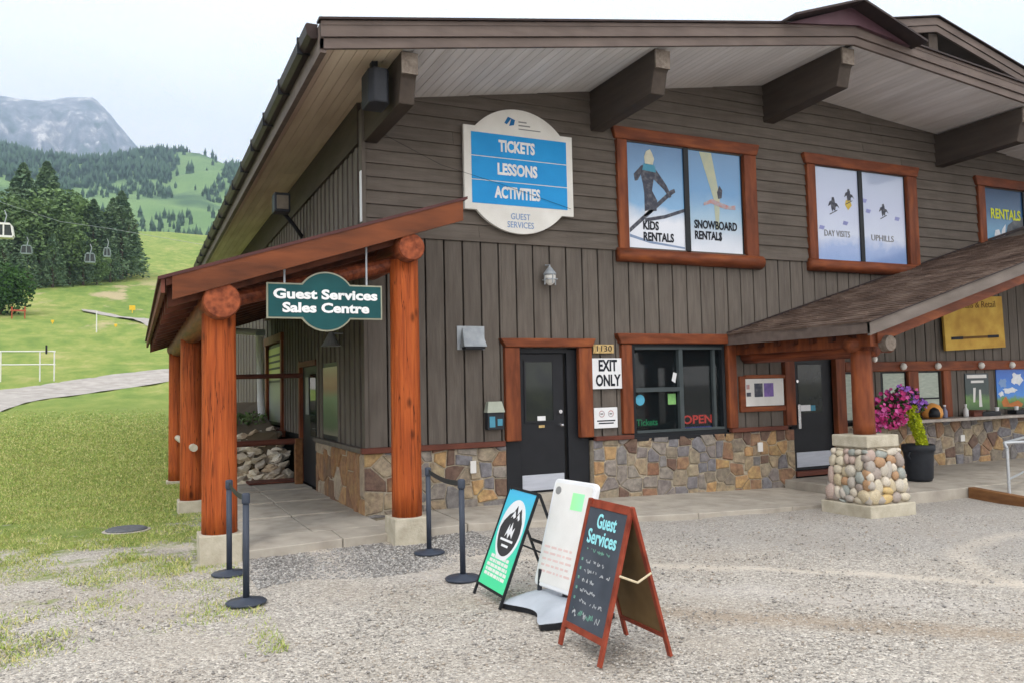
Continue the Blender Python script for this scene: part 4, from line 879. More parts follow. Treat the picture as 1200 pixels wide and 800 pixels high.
for face in range(4):
    for p in flag(-.42, .42, .0, .76, .135, .11, 50+face, gap=.001, drop=.3):
        us = [a[0] for a in p]; vs_ = [a[1] for a in p]; uc = (min(us)+max(us))/2; zc = (min(vs_)+max(vs_))/2; wu, wv = (max(us)-min(us))/2, (max(vs_)-min(vs_))/2
        sh = 1-.2*zc/.76; uc *= sh; n = .375-.08*zc/.76+.01
        pt = {0: (uc, -n), 1: (n, uc), 2: (-uc, n), 3: (-n, -uc)}[face]; dep = rd.uniform(.035, .07)
        sx, sy = (wu*1.04*sh, dep) if face in (0, 2) else (dep, wu*1.04*sh)
        o = obj('stone', rd.choice(blobs), None, pd, local=True); o.location = (pt[0], pt[1], zc+.175); o.scale = (sx, sy, wv*1.03); tl = rd.uniform(-.3, .3); o.rotation_euler = (tl if face in (1, 3) else 0, tl if face in (0, 2) else 0, 0)

# ---- porch on the left
PP = obj('porch_roof', G(), None, B)
def zp(x): return 2.86+.322*(x+2.66)      # top edge line of barge, x from -2.66 to .75
def pslab(x0, x1, y0, y1, a, b2): return slab(x0, x1, y0, y1, zp, a, b2)
bpy.data.objects.remove(PP)
PP = obj('porch_roof', pslab(-2.66, -.04, -1.95, 9.0, .02, .1), m_raft, B); 
obj('porch_roof', pslab(-.04, .72, -1.95, -.04, .02, .1), m_raft, B)
obj('metal_roofing', pslab(-2.74, .78, -2.0, -.045, .1, .135), m_porchroof, PP); obj('metal_roofing', pslab(-2.74, -.04, -.045, 9.1, .1, .135), m_porchroof, PP)
obj('barge_board', pslab(-2.6, .72, -1.99, -1.94, -.15, .1), m_barge, PP)
obj('eave_fascia', G().box(-2.71, -2.67, -1.97, 9.0, zp(-2.69)-.05, zp(-2.69)+.1), m_ledge, PP)
for k in range(14):
    y = -1.75+k*.78; obj('rafter', pslab(-2.64, -.04, y, y+.09, -.2, .02), m_raft, PP)
obj('ledger', G().box(-.13, -.04, -.0, 8.9, zp(-.1)-.25, zp(-.1)-.0), m_ledge, PP)
def post(x, y, zb, zt, r_, cz0, lab=None):
    o = obj('log_post', G().cyl((x, y, zb), (x, y, zt), r_, r_*.95, 20, segs=10, wob=.035), m_log, PP, smooth=True)
    obj('concrete_footing', G().box(x-.22, x+.22, y-.22, y+.22, cz0-.3, zb), m_concpale, o, bevel=.012)
post(-2.1, -1.58, .2, 2.62, .19, -.12); post(-2.1, 3.07, .02, 2.62, .185, -.22); post(-2.1, 8.1, -.15, 2.62, .18, -.26)
post(.06, -1.62, .2, 3.32, .185, -.12)
obj('log_plate', G().cyl((-2.1, -1.93, 2.74), (-2.1, 8.9, 2.74), .2, .18, 20, segs=14, wob=.05), m_logy, PP, smooth=True)
obj('log_plate', G().cyl((.06, -1.93, 3.44), (.06, -.1, 3.44), .17, .165, 20, segs=8, wob=.05), m_logy, PP, smooth=True)
obj('log_end', G().cyl((-2.1, -1.93, 2.74), (-2.1, -1.96, 2.74), .2, .185, 20), m_logend, PP); obj('log_end', G().cyl((.06, -1.93, 3.44), (.06, -1.96, 3.44), .17, .155, 20), m_logend, PP)
obj('tie_log', G().cyl((-2.0, -1.55, 2.78), (0, -1.55, 3.3), .09, .09, 12), m_logy, PP)
# rails across the porch and side rails between posts
for (z, r_) in ((2.02, .045), (.78, .055)): obj('rail', G().cyl((-2.1, 4.5, z), (-.05, 4.5, z+.02), r_, r_, 10), m_ledge, PP)
obj('rail_post', G().box(-.2, -.06, 4.43, 4.57, -.1, .85), m_timber, PP, bevel=.01)
for z in (.88,):
    obj('side_rail', G().cyl((-2.1, 2.6, z), (-2.1, 8.1, z-.1), .06, .06, 10), m_concpale, PP)
# side door, side windows
sdw = obj('door', G().box(.03, .09, 3.42, 4.85, .0, 2.25), m_black, B); obj('glass', G().box(.02, .028, 3.6, 4.1, .9, 2.05), m_doorglass, sdw); obj('side_trim', G().box(-.04, .03, 4.86, 4.97, .0, 2.32), m_trim, sdw); obj('notice', G().box(.01, .018, 4.2, 4.5, 1.3, 2.0), m_greyink, sdw); obj('head_trim', G().box(-.04, .03, 3.36, 4.86, 2.2, 2.3), m_ledge, sdw)
def sidewin(y0, y1, z0, z1, mt, trim=True):
    W = obj('window', G().box(.0, .09, y0, y1, z0, z1), m_blackframe, B)
    obj('pane', G().box(-.008, -.002, y0+.07, y1-.07, z0+.07, z1-.07), mt, W)
    if trim: obj('side_trim', G().box(-.07, .0, y0-.16, y0+.03, z0-.05, z1+.02), m_trim, W); obj('side_trim', G().box(-.07, .0, y1-.03, y1+.16, z0-.05, z1+.02), m_trim, W); obj('head_trim', G().box(-.09, .0, y0-.2, y1+.2, z1+.02, z1+.2), m_trim, W); obj('sill', G().box(-.1, .0, y0-.2, y1+.2, z0-.22, z0-.05), m_trim, W)
    return W
sw = sidewin(1.66, 2.9, .93, 2.2, gradmat('side_window_reflection', [(0, srgb(120, 116, 104)), (.12, srgb(60, 84, 60)), (.55, srgb(74, 104, 76)), (.68, srgb(120, 60, 40)), (.8, srgb(150, 110, 80)), (1, srgb(170, 160, 140))], 1.0, 2.13, nmix=.05), trim=False)  # reflected surroundings are painted as colour bands on this pane
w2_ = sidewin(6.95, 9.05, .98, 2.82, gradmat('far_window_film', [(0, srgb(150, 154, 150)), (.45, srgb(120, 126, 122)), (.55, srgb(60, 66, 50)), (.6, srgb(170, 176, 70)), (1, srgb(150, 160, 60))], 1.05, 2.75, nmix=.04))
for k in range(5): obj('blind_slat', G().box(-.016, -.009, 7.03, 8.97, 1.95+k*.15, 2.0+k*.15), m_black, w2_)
dsp = thing('downspout', 'white downspout pipe with an elbow at the far end of the porch', 'pipe', (-.33, 8, 0)); obj('pipe', G().tube([(-1.4, 8, 3.14), (-.42, 8, 3.1), (-.36, 8, 3.0), (-.34, 8, 1.5), (-.3, 8, .9)], .075, 12), m_white, dsp)
obj('bracket', G().box(-.45, -.24, 7.9, 8.1, 3.02, 3.16), m_grey, dsp)
# rubble retaining heap behind the porch
rb = thing('stone_heap', 'heap of pale broken stones beyond the porch rail', 'stone heap', (-.9, 7, 0)); rubm = []
for i in range(5):
    bm_ = blobmesh(20+i, m_rubble, amp=.3, sub=1); bm_.polygons.foreach_set('use_smooth', [False]*len(bm_.polygons)); rubm.append(bm_)
obj('soil', G().hexa([(-1.9, 5.4, -.4), (-.25, 5.4, -.4), (-.25, 9.5, -.4), (-1.9, 9.5, -.4), (-1.6, 6.8, .85), (-.25, 6.3, .9), (-.25, 9.5, 1.5), (-1.6, 9.5, 1.5)]), pm('soil', srgb(96, 84, 66), nscale=8), rb)
for i in range(150):
    x = rd.uniform(-1.75, -.15); t = rd.random(); y = 5.35+1.3*t+rd.uniform(-.08, .08); z = -.1+t*1.0
    o = obj('stone', rd.choice(rubm), None, rb, local=True); o.location = (x+.9, y-7, z+rd.uniform(-.05, .05)); o.scale = (rd.uniform(.1, .22), rd.uniform(.1, .2), rd.uniform(.04, .09)); o.rotation_euler = (rd.uniform(-.7, .3), rd.uniform(-.5, .5), rd.random()*3)
rg = np.random.default_rng(4); c = np.stack([rg.uniform(-1.6, -.3, 900), rg.uniform(7.2, 9.2, 900), rg.uniform(.95, 1.2, 900)+.1*rg.random(900)], 1)
tag(obj('heap_weeds', np_mesh('weeds', *quads(c, .05, rg), m_leafA), None), 'green weeds growing on top of the stone heap beyond the porch', 'weeds', kind='stuff')
tag(obj('door_mat', G().box(-1.0, -.1, 4.75, 5.3, .0, .03), m_ledge, None), 'brown door mat at the far end of the porch walk', 'mat')

# ---- concrete walks (each slab on its own)
wk = tag(obj('walk_base', G().box(-1.85, -.05, -1.25, 5.3, -.5, -.06).box(-.05, 7.5, -1.8, -.0, -.6, -.2), m_conc), kind='structure')
def cslab(poly, zt, zb, parent=wk):
    # poly of (x,y,dz): top face slopes gently
    n = len(poly); g = G().add([(x, y, zb) for x, y, d in poly]+[(x, y, zt+d) for x, y, d in poly], [tuple(range(n))[::-1], tuple(range(n, 2*n))]+[(i, (i+1) % n, n+(i+1) % n, n+i) for i in range(n)])
    obj('concrete_slab', g, m_conc, parent, bevel=.012)
for (y0, y1) in ((-.92, .55), (.56, 2.1), (2.11, 3.7), (3.71, 5.3)): cslab([(-1.86, y0, -.0), (-.95, y0, 0), (-.95, y1, -.02*(y1 > 0)), (-1.86, y1, -.02)], .0, -.3); cslab([(-.94, y0, -.0), (-.03, y0, 0), (-.03, y1, -.02), (-.94, y1, -.02)], .002, -.3)
cslab([(-1.86, -1.72, -.01), (-.72, -1.56, -.01), (-.72, -.93, 0), (-1.86, -.93, 0)], .0, -.3); cslab([(-.71, -1.56, -.01), (.95, -1.35, -.02), (.95, -.02, -.005), (-.71, -.02-.91, 0)], .0, -.3)
xa = .96; ya = -1.36; zz = -.005
for xb, yb in ((2.5, -1.75), (4.2, -1.95), (5.9, -1.98), (7.55, -2.0)):
    z0, z1 = -.02-.028*max(0, xa-2), -.02-.028*max(0, xb-2.3); z0 = zz
    cslab([(xa, ya, z0-.01), (xb-.008, yb, z1-.01), (xb-.008, -.02, z1), (xa, -.02, z0)], 0, -.5); xa, ya, zz = xb, yb, z1
rs = tag(obj('raised_walk_base', G().box(7.75, 16, -2.2, -.03, -.6, -.12), m_conc), kind='structure')
for a, b2 in ((7.6, 9.4), (9.41, 11.2), (11.21, 13), (13.01, 16)): cslab([(a, -2.35 if a > 8 else -2.3, -.02), (b2, -2.4, -.02), (b2, -.03, 0), (a, -.03, 0)], -.03, -.5, rs)
rp = thing('wooden_ramp', 'low ramp edged with brown timber at the right end of the raised walk', 'ramp', (10, -3.3, -.2))
obj('ramp_deck', G().hexa([(9.35, -2.41, -.4), (12.5, -2.41, -.4), (12.5, -4.7, -.4), (8.9, -4.7, -.4), (9.35, -2.41, -.06), (12.5, -2.41, -.06), (12.5, -4.7, -.16), (8.9, -4.7, -.16)]), m_conc, rp)
obj('timber_edge', G().hexa([(9.2, -2.42, -.3), (9.34, -2.42, -.3), (8.88, -4.75, -.3), (8.74, -4.75, -.3), (9.2, -2.42, -.04), (9.34, -2.42, -.04), (8.88, -4.75, -.11), (8.74, -4.75, -.11)]), m_timber, rp, bevel=.01)
rl = thing('hand_rail', 'galvanised tube handrail standing on the ramp at the right edge', 'handrail', (9.3, -3, -.2))
obj('rail_tube', G().tube([(9.2, -3.1, -.15), (9.2, -3.1, .62), (9.26, -3.02, .7), (10.6, -2.5, .7), (10.62, -2.48, -.12)], .022, 10), m_galv, rl); obj('mid_tube', G().tube([(9.2, -3.1, .15), (10.6, -2.5, .15)], .018, 8), m_galv, rl)
obj('rail_tube', G().tube([(9.26, -3.02, .7), (11.8, -3.6, .7), (11.8, -3.6, -.2)], .022, 10), m_galv, rl)

# ------------------------------------------------------------------ signs and fittings on the walls
sg = thing('lodge_sign', 'large blue and white TICKETS LESSONS ACTIVITIES sign high on the gable', 'sign', (2.42, -.1, 5.04))
def disc(cx, cz, r_, a0, a1, n=36): return [(cx+r_*math.cos(R(a0+(a1-a0)*i/n)), cz+r_*math.sin(R(a0+(a1-a0)*i/n))) for i in range(n+1)]
def lobed(x0, x1, z0, z1, cx, cz, r_):
    a = math.degrees(math.asin((z1-cz)/r_)); b2 = math.degrees(math.asin((z0-cz)/r_))
    return [(x1, z0), (x1, z1)]+disc(cx, cz, r_, a, 180-a, 24)+[(x0, z1), (x0, z0)]+disc(cx, cz, r_, 180-b2, 360+b2, 24)
obj('board', G().prism(lobed(1.5, 3.36, 4.4, 5.68, 2.42, 5.04, .97), -.12, -.06, XZ), m_signpale, sg)
obj('blue_panel', G().box(1.62, 3.25, -.126, -.1205, 4.5, 4.85), m_blue, sg); obj('blue_panel', G().box(1.62, 3.25, -.126, -.1205, 4.865, 5.215), m_blue, sg); obj('blue_panel', G().box(1.62, 3.25, -.126, -.1205, 5.23, 5.585), m_blue, sg)
for b_t, zc, wd in (('TICKETS', 5.4, .62), ('LESSONS', 5.04, .68), ('ACTIVITIES', 4.68, .78)): text(b_t, front(2.38, -.13, zc), .24, m_letter, sg, bold=.01, width=wd)
text('GUEST\nSERVICES', front(2.42, -.124, 4.265), .135, m_signblueink, sg, width=.45)
obj('logo_mark', G().prism([(2.18, 5.78), (2.24, 5.88), (2.3, 5.86), (2.22, 5.76)], -.126, -.121, XZ).prism([(2.26, 5.74), (2.3, 5.86), (2.36, 5.84), (2.34, 5.76)], -.126, -.121, XZ), m_bluelogo, sg)
obj('small_print', G().box(2.42, 2.56, -.124, -.121, 5.81, 5.83).box(2.42, 2.62, -.124, -.121, 5.755, 5.775).box(2.42, 2.8, -.124, -.121, 5.70, 5.715), m_greyink, sg)
hs = thing('hanging_sign', 'dark teal hanging sign reading Guest Services Sales Centre under the porch barge', 'sign', (-.95, -1.87, 2.76))
HY = -1.86
obj('border', G().prism(lobed(-1.62, -.29, 2.56, 2.965, -.95, 2.762, .345), HY, HY+.04, XZ), m_signedge, hs)
obj('face', G().prism(lobed(-1.602, -.308, 2.578, 2.947, -.95, 2.762, .327), HY-.006, HY-.001, XZ), m_green, hs)
text('Guest Services', front(-.95, HY-.01, 2.835), .15, m_letter, hs, bold=.006, width=1.2); text('Sales Centre', front(-.95, HY-.01, 2.68), .15, m_letter, hs, bold=.006, width=1.0)
for (a, zt) in ((-1.42, 3.17), (-.47, 3.5)): obj('cable', G().cyl((a, HY+.02, 2.965), (a, HY+.02, zt), .012, .012, 6), m_grey, hs)
def plate(name, label, cat, x0, x1, z0, z1, mat, y=-.05, bev=.0):
    t = thing(name, label, cat, ((x0+x1)/2, y, (z0+z1)/2)); obj('plate', G().box(x0, x1, y, y+.02, z0, z1), mat, t, bevel=bev); return t
s = plate('exit_sign', 'white EXIT ONLY sign between the door and the ticket window', 'sign', 3.66, 4.25, 1.67, 2.16, m_white)
text('EXIT\nONLY', front(3.955, -.053, 1.915), .25, m_ink, s, bold=.008, width=.47)
s = plate('number_plate', 'small brass house number plate above the EXIT ONLY sign', 'number plate', 3.7, 4.08, 2.24, 2.38, m_gold); text('1130', front(3.89, -.053, 2.31), .13, m_ink, s, width=.28)
s = plate('notice_sign', 'small white no smoking notice under the EXIT ONLY sign', 'sign', 3.68, 4.12, 1.04, 1.37, m_white, bev=.008)
for cx in (3.82, 3.99):
    obj('symbol', G().add(*(lambda A, Bq: ([(p[0], -.053, p[1]) for p in A+Bq], [(i, (i+1) % 24, 24+(i+1) % 24, 24+i) for i in range(24)]))(disc(cx, 1.27, .055, 0, 345, 23), disc(cx, 1.27, .04, 0, 345, 23))), m_redp, s); obj('symbol', G().box(cx-.025, cx+.025, -.054, -.051, 1.258, 1.282), m_greyink, s)
obj('small_print', G().box(3.73, 4.07, -.053, -.051, 1.15, 1.17).box(3.76, 4.04, -.053, -.051, 1.11, 1.13), m_ink, s)
ys_ = thing('yellow_sign', 'weathered yellow board with faded heading hanging under the awning gable', 'sign', (12.88, -.1, 2.8))
Mr = Matrix.Translation((12.88, 0, 2.83)) @ Matrix.Rotation(R(-2.2), 4, 'Y')
obj('board', G().box(-.94, .94, -.12, -.07, -.53, .55).xf(Mr), m_yellow, ys_); obj('slot', G().box(-.76, -.4, -.126, -.121, -.32, -.26).box(.38, .74, -.126, -.121, -.32, -.26).xf(Mr), m_ink, ys_); obj('faded_bar', G().box(-.4, .38, -.125, -.121, -.315, -.265).xf(Mr), m_yellink, ys_)
text('Rentals & Retail', Mr @ front(.05, -.124, .38), .2, m_yellink, ys_, width=1.3)
# wall lantern
ln = thing('wall_lantern', 'old glass wall lantern on the siding above the exit door', 'lamp', (2.9, -.12, 3.45))
obj('globe', G().lathe((2.9, -.13, 3.45), [(.02, -.16), (.07, -.12), (.085, -.05), (.09, 0)], 14), m_bulb, ln, smooth=True); obj('cap', G().lathe((2.9, -.13, 3.45), [(.1, 0), (.1, .03), (.06, .08), (.03, .12), (.01, .14)], 14), m_grey, ln, smooth=True); obj('arm', G().cyl((2.9, 0, 3.62), (2.9, -.13, 3.6), .015, .015, 8).cyl((2.9, -.13, 3.6), (2.9, -.13, 3.55), .012, .012, 8), m_grey, ln)
obj('cage', G().box(2.8, 2.815, -.14, -.12, 3.3, 3.46).box(2.985, 3.0, -.14, -.12, 3.3, 3.46).box(2.893, 2.907, -.235, -.22, 3.31, 3.46).box(2.81, 2.99, -.225, -.035, 3.375, 3.388), m_grey, ln)
vt = thing('wall_vent', 'grey metal vent hood on the siding left of the exit door', 'vent', (1.62, -.1, 2.46)); obj('hood', G().hexa([(1.42, -.2, 2.34), (1.78, -.2, 2.34), (1.78, 0, 2.34), (1.42, 0, 2.34), (1.46, -.03, 2.62), (1.76, -.03, 2.62), (1.76, 0, 2.62), (1.46, 0, 2.62)]), m_grey, vt); obj('flange', G().box(1.38, 1.82, -.015, -.001, 2.3, 2.65), m_grey, vt); obj('louvre', G().box(1.45, 1.76, -.18, -.03, 2.3, 2.335), m_black, vt)
ph = thing('wall_phone_box', 'small wall box with pale lid and black body left of the exit door', 'phone box', (1.93, -.1, 1.3)); obj('body', G().box(1.80, 2.07, -.12, -.005, 1.1, 1.36), m_blackplastic, ph, bevel=.012); obj('lid', G().hexa([(1.79, -.14, 1.36), (2.08, -.14, 1.36), (2.08, 0, 1.36), (1.79, 0, 1.36), (1.83, -.09, 1.52), (2.05, -.09, 1.52), (2.05, 0, 1.52), (1.83, 0, 1.52)]), pm('pale_green_lid', srgb(176, 182, 168), nscale=9), ph); obj('label_plate', G().box(1.83, 1.92, -.126, -.121, 1.14, 1.3).box(1.96, 2.04, -.126, -.121, 1.16, 1.26), m_cyan, ph)
tag(obj('wire', G().tube([(.2, -.25, 5.35), (1.1, -.2, 5.0), (2.2, -.16, 4.78), (3.3, -.14, 4.52)], .003, 5), m_black), 'thin dark wire drooping from the corner beam across the large blue sign', 'wire')
sp_ = thing('loudspeaker', 'black loudspeaker hanging under the roof corner', 'loudspeaker', (-.25, -1.4, 5.6)); obj('cabinet', G().prism([(-.35, -1.25), (-.35, -1.58), (-.29, -1.66), (-.13, -1.66), (-.08, -1.58), (-.08, -1.25)], 5.28, 5.72, XY), m_blackplastic, sp_, bevel=.02); obj('bracket', G().box(-.28, -.2, -1.5, -1.4, 5.72, zs(-.2)), m_black, sp_)
fl = thing('flood_light', 'rusty rectangular flood light on an arm under the side eave', 'light', (-.4, 4.2, 5.1)); obj('housing', G().box(-.7, -.42, 3.5, 3.8, 4.95, 5.3), m_blackplastic, fl, bevel=.02); obj('lens', G().box(-.66, -.46, 3.47, 3.498, 5.0, 5.24), pm('dirty_lens', srgb(120, 112, 100), nscale=20, rough=.3), fl); obj('arm', G().tube([(-.5, 3.8, 5.0), (-.3, 4.0, 4.85), (-.0, 4.6, 4.7)], .04, 8), m_blackplastic, fl)
cn = thing('wall_cone_light', 'small grey cone lamp on the dark side wall above the window', 'lamp', (-.15, 1.8, 2.4)); obj('shade', G().lathe((-.2, 1.3, 2.42), [(.16, 0), (.12, .05), (.03, .22)], 14), m_grey, cn); obj('arm', G().cyl((-.2, 1.3, 2.62), (.0, 1.3, 2.62), .015, .015, 8), m_grey, cn)
tag(obj('stone_outlet', G().box(.86+.66, .86+.75, -.1, -.075, .48, .66), m_offwhite), 'white outlet cover on the stone base left of the exit door', 'outlet'); tag(obj('stone_outlet', G().box(6.98, 7.08, -.1, -.075, .5, .66), m_offwhite), 'white outlet cover on the stone base under the notice board', 'outlet')
tag(obj('stone_outlet', G().box(12.3, 12.42, -.1, -.07, .42, .55), m_offwhite), 'white outlet cover on the stone base below the counter', 'outlet')

# ------------------------------------------------------------------ counter objects
hm = thing('helmet', 'orange helmet with a black opening resting on the counter', 'helmet', (11.35, -.2, .93)); obj('shell', G().lathe((0, 0, 0), [(.17, 0), (.2, .08), (.19, .17), (.14, .25), (.05, .29), (.01, .3)], 16), pm('orange_shell', srgb(226, 160, 84), nscale=4, rough=.4), hm, local=True, smooth=True); obj('visor', G().lathe((-.1, -.12, .02), [(.1, 0), (.11, .08), (.08, .16), (.02, .2)], 12), m_black, hm, local=True, smooth=True)
for (x, c, lb) in ((11.72, srgb(120, 124, 150), 'bluish grey bottle beside the orange helmet'), (12.35, srgb(214, 214, 214), 'white rounded dispenser on the counter before the dark siding')):
    bt = thing('bottle', lb, 'bottle', (x, -.2, .92)); obj('body', G().lathe((0, 0, 0), [(.045, 0), (.05, .02), (.05, .14), (.02, .19), (.02, .23)], 12), pm('bottle_body', c, nscale=5, rough=.4), bt, local=True, smooth=True); obj('lid', G().cyl((0, 0, .23), (0, 0, .26), .025, .025, 10), m_white, bt, local=True)
for (x, lb) in ((13.0, 'low black tray with white cup under the waterfall poster'), (14.1, 'low black tray with white cups under the blue poster')):
    bt = thing('counter_tray', lb, 'tray', (x, -.2, .92)); obj('tray', G().box(-.3, .3, -.1, .1, 0, .09), m_black, bt, local=True, bevel=.01); obj('cup', G().cyl((.25, -.05, .09), (.25, -.05, .17), .035, .045, 12), m_white, bt, local=True); 
    if x > 14: obj('cup', G().cyl((-.3+.08, -.05, .09), (-.3+.08, -.05, .17), .035, .045, 12), m_white, bt, local=True)
cb = thing('cardboard_box', 'low brown box on the counter left of the posters', 'box', (12.6, -.2, .92)); obj('carton', G().box(-.14, .14, -.1, .1, 0, .13), m_ledge, cb, local=True); obj('flap', G().box(-.14, .14, -.16, -.1, .12, .13), m_ledge, cb, local=True)

# ------------------------------------------------------------------ flower pot
fp = thing('flower_pot', 'tall black plastic pot standing on the raised walk', 'flower pot', (9.33, -1.44, -.03)); obj('pot', G().lathe((0, 0, 0), [(.19, 0), (.22, .05), (.24, .45), (.25, .5), (.27, .52), (.27, .6), (.25, .62), (.23, .6)], 24), m_blackplastic, fp, local=True, smooth=True); obj('soil', G().cyl((0, 0, .5), (0, 0, .55), .23, .23, 20), pm('potting_soil', (.03, .02, .015), nscale=20), fp, local=True)
obj('handle', G().tube([(-.27, -.05, .5), (-.31, -.05, .44), (-.27, -.05, .38)], .012, 6).tube([(.27, -.05, .5), (.31, -.05, .44), (.27, -.05, .38)], .012, 6), m_blackplastic, fp, local=True)
pl = thing('flowering_plant', 'magenta and violet petunia mass on bright yellow green stems rising from the black pot', 'flowers', (9.3, -1.5, .55))
rg = np.random.default_rng(21)
def petals(centres, size, mat, name, parent):
    V = []; Fc = []
    for c in centres:
        n = rg.normal(size=3)+np.array([-.5, -1.2, .5]); n /= np.linalg.norm(n); a = np.cross(n, [0, 0, 1.]); a /= np.linalg.norm(a); b2 = np.cross(n, a); s = size*rg.uniform(.7, 1.2); k0 = len(V); V.append(c-n*s*.45)
        for i in range(10):
            an = 2*math.pi*i/10+.3; r_ = s*(1 if i % 2 == 0 else .72); V.append(c+(a*math.cos(an)+b2*math.sin(an))*r_)
        Fc += [(k0, k0+1+i, k0+1+(i+1) % 10) for i in range(10)]
    obj(name, np_mesh(name, np.array(V), np.array(Fc), mat), None, parent, kind='stuff')
def cloud(n, ctrs):
    P = []
    for _ in range(n):
        c, r_ = ctrs[rg.integers(len(ctrs))]; d = rg.normal(size=3); d /= np.linalg.norm(d); P.append(np.array(c)+d*np.array(r_)*rg.uniform(.6, 1.22))
    return np.array(P)
mag = [((8.42, -1.5, 1.16), (.26, .24, .22)), ((8.66, -1.5, 1.28), (.26, .24, .22)), ((8.3, -1.5, 1.05), (.2, .2, .16)), ((8.62, -1.5, 1.08), (.24, .2, .18))]
vio = [((8.95, -1.5, 1.42), (.25, .22, .18)), ((9.15, -1.5, 1.32), (.22, .2, .16)), ((9.25, -1.5, 1.26), (.16, .16, .12))]
petals(cloud(330, mag), .044, pm('magenta_petal', srgb(204, 62, 136), srgb(166, 50, 104), nscale=15, rnd=0, rough=.7), 'magenta_flowers', pl)
petals(cloud(230, mag+vio[:1]), .042, pm('pink_petal', srgb(224, 120, 180), srgb(196, 70, 150), nscale=15, rough=.7), 'pink_flowers', pl)
petals(cloud(130, vio), .042, pm('violet_petal', srgb(146, 92, 190), srgb(170, 120, 210), nscale=15, rough=.7), 'violet_flowers', pl)
c = cloud(900, [(a, (b2[0]*.85, b2[1]*.85, b2[2]*.85)) for a, b2 in mag+vio]); obj('leaves', np_mesh('lv', *quads(c, .04, rg), pm('dark_green_leaf', srgb(62, 84, 44), nscale=9)), None, pl, kind='stuff')
c = []
for i in range(2600):
    t = rg.random(); cx = np.interp(t, [0, .5, 1], [9.40, 9.25, 9.06]); cz = .5+.75*t; r_ = .075+.05*t; an = rg.uniform(0, 6.28); rr = r_*rg.uniform(.6, 1.05); c.append((cx+rr*math.cos(an), -1.5+rr*math.sin(an), cz+rg.uniform(-.03, .03)))
obj('trailing_stems', np_mesh('yl', *quads(np.array(c), .026, rg), pm('yellow_green_leaf', srgb(196, 204, 40), srgb(160, 176, 40), nscale=8, rough=.7)), None, pl, kind='stuff', label='bright yellow green trailing foliage')
obj('stem', G().tube([(9.38, -1.5, .5), (9.26, -1.5, .8), (9.1, -1.5, 1.2)], .02, 6), m_leafA, pl)

# ------------------------------------------------------------------ stanchions
def stanchion(x, y, label, belt_to=None):
    z = gz(x, y)+.015; t = thing('stanchion', label, 'stanchion', (x, y, z), 'belt stanchions in front of the lodge')
    obj('base', G().lathe((0, 0, 0), [(.17, 0), (.175, .012), (.16, .024), (.05, .036), (.04, .05)], 32), m_stan, t, local=True, smooth=True)
    obj('pole', G().cyl((0, 0, .03), (0, 0, .86), .028, .028, 20), m_stan, t, local=True, smooth=True)
    obj('head', G().lathe((0, 0, .86), [(.034, 0), (.036, .01), (.036, .08), (.028, .09), (.01, .092)], 20), m_stan, t, local=True, smooth=True)
    if belt_to:
        dx, dy, dz = belt_to[0]-x, belt_to[1]-y, gz(*belt_to)+.015-z; l = math.hypot(dx, dy); nx, ny = -dy/l*.002, dx/l*.002
        g = G(); pts = [(dx*s, dy*s, .91-.035*math.sin(math.pi*s)+dz*s) for s in np.linspace(.03, .97, 9)]
        for a, b2 in zip(pts, pts[1:]): g.hexa([(a[0]-nx, a[1]-ny, a[2]-.025), (b2[0]-nx, b2[1]-ny, b2[2]-.025), (b2[0]+nx, b2[1]+ny, b2[2]-.025), (a[0]+nx, a[1]+ny, a[2]-.025), (a[0]-nx, a[1]-ny, a[2]+.025), (b2[0]-nx, b2[1]-ny, b2[2]+.025), (b2[0]+nx, b2[1]+ny, b2[2]+.025), (a[0]+nx, a[1]+ny, a[2]+.025)])
        obj('belt', g, m_blackplastic, t, local=True)
stanchion(-2.07, -3.7, 'front stanchion of the left pair, standing free on the gravel before the first log post', (-2.08, -2.42))
stanchion(-2.08, -2.42, 'rear stanchion of the left pair, right beside the first log post')
stanchion(.03, -2.5, 'rear stanchion of the right pair, beside the second log post', (-.1, -3.85))
stanchion(-.1, -3.85, 'front stanchion of the right pair, just left of the teal sandwich board')

# ------------------------------------------------------------------ sandwich boards
def frame_matrix(o, u, v):
    u = Vector(u).normalized(); v = Vector(v).normalized(); n = u.cross(v)
    Mx = Matrix((u, v, n)).transposed().to_4x4(); Mx.translation = Vector(o); return Mx
UV = lambda u, v, d: (u, v, d)
# teal board
zg0 = gz(0, -4.6)+.012
tb = thing('sandwich_board', 'black framed sandwich board with blue to green poster and round mountain logo', 'sandwich board', (0, -4.7, zg0))
M1 = frame_matrix((-.215, -4.37, zg0), (-.03, -1, 0), (.385, 0, .91)); Lp = 1.0; Wd = .62
obj('leg', G().box(0, .022, 0, Lp, -.02, 0).xf(M1), m_black, tb); obj('leg', G().box(Wd-.022, Wd, 0, Lp, -.02, 0).xf(M1), m_black, tb)
obj('top_rail', G().box(.022, Wd-.022, Lp-.022, Lp, -.02, 0).xf(M1), m_black, tb); obj('bottom_rail', G().box(.022, Wd-.022, .09, .112, -.02, 0).xf(M1), m_black, tb)
mt_ = gradmat('poster_blue_to_green', [(0, srgb(70, 214, 150)), (.3, srgb(60, 208, 160)), (.62, srgb(60, 190, 190)), (1, srgb(70, 180, 224))], zg0+.08, zg0+.9, nmix=.02)
obj('poster', G().box(.022, Wd-.022, .112, Lp-.022, -.012, -.006).xf(M1), mt_, tb)
cu_, cv_ = .31, .63
obj('logo_ring', G().prism([(cu_+.245*math.cos(a), cv_+.27*math.sin(a)) for a in np.linspace(0, 2*math.pi, 37)[:-1]], -.006, -.0035, UV).xf(M1), m_white, tb)
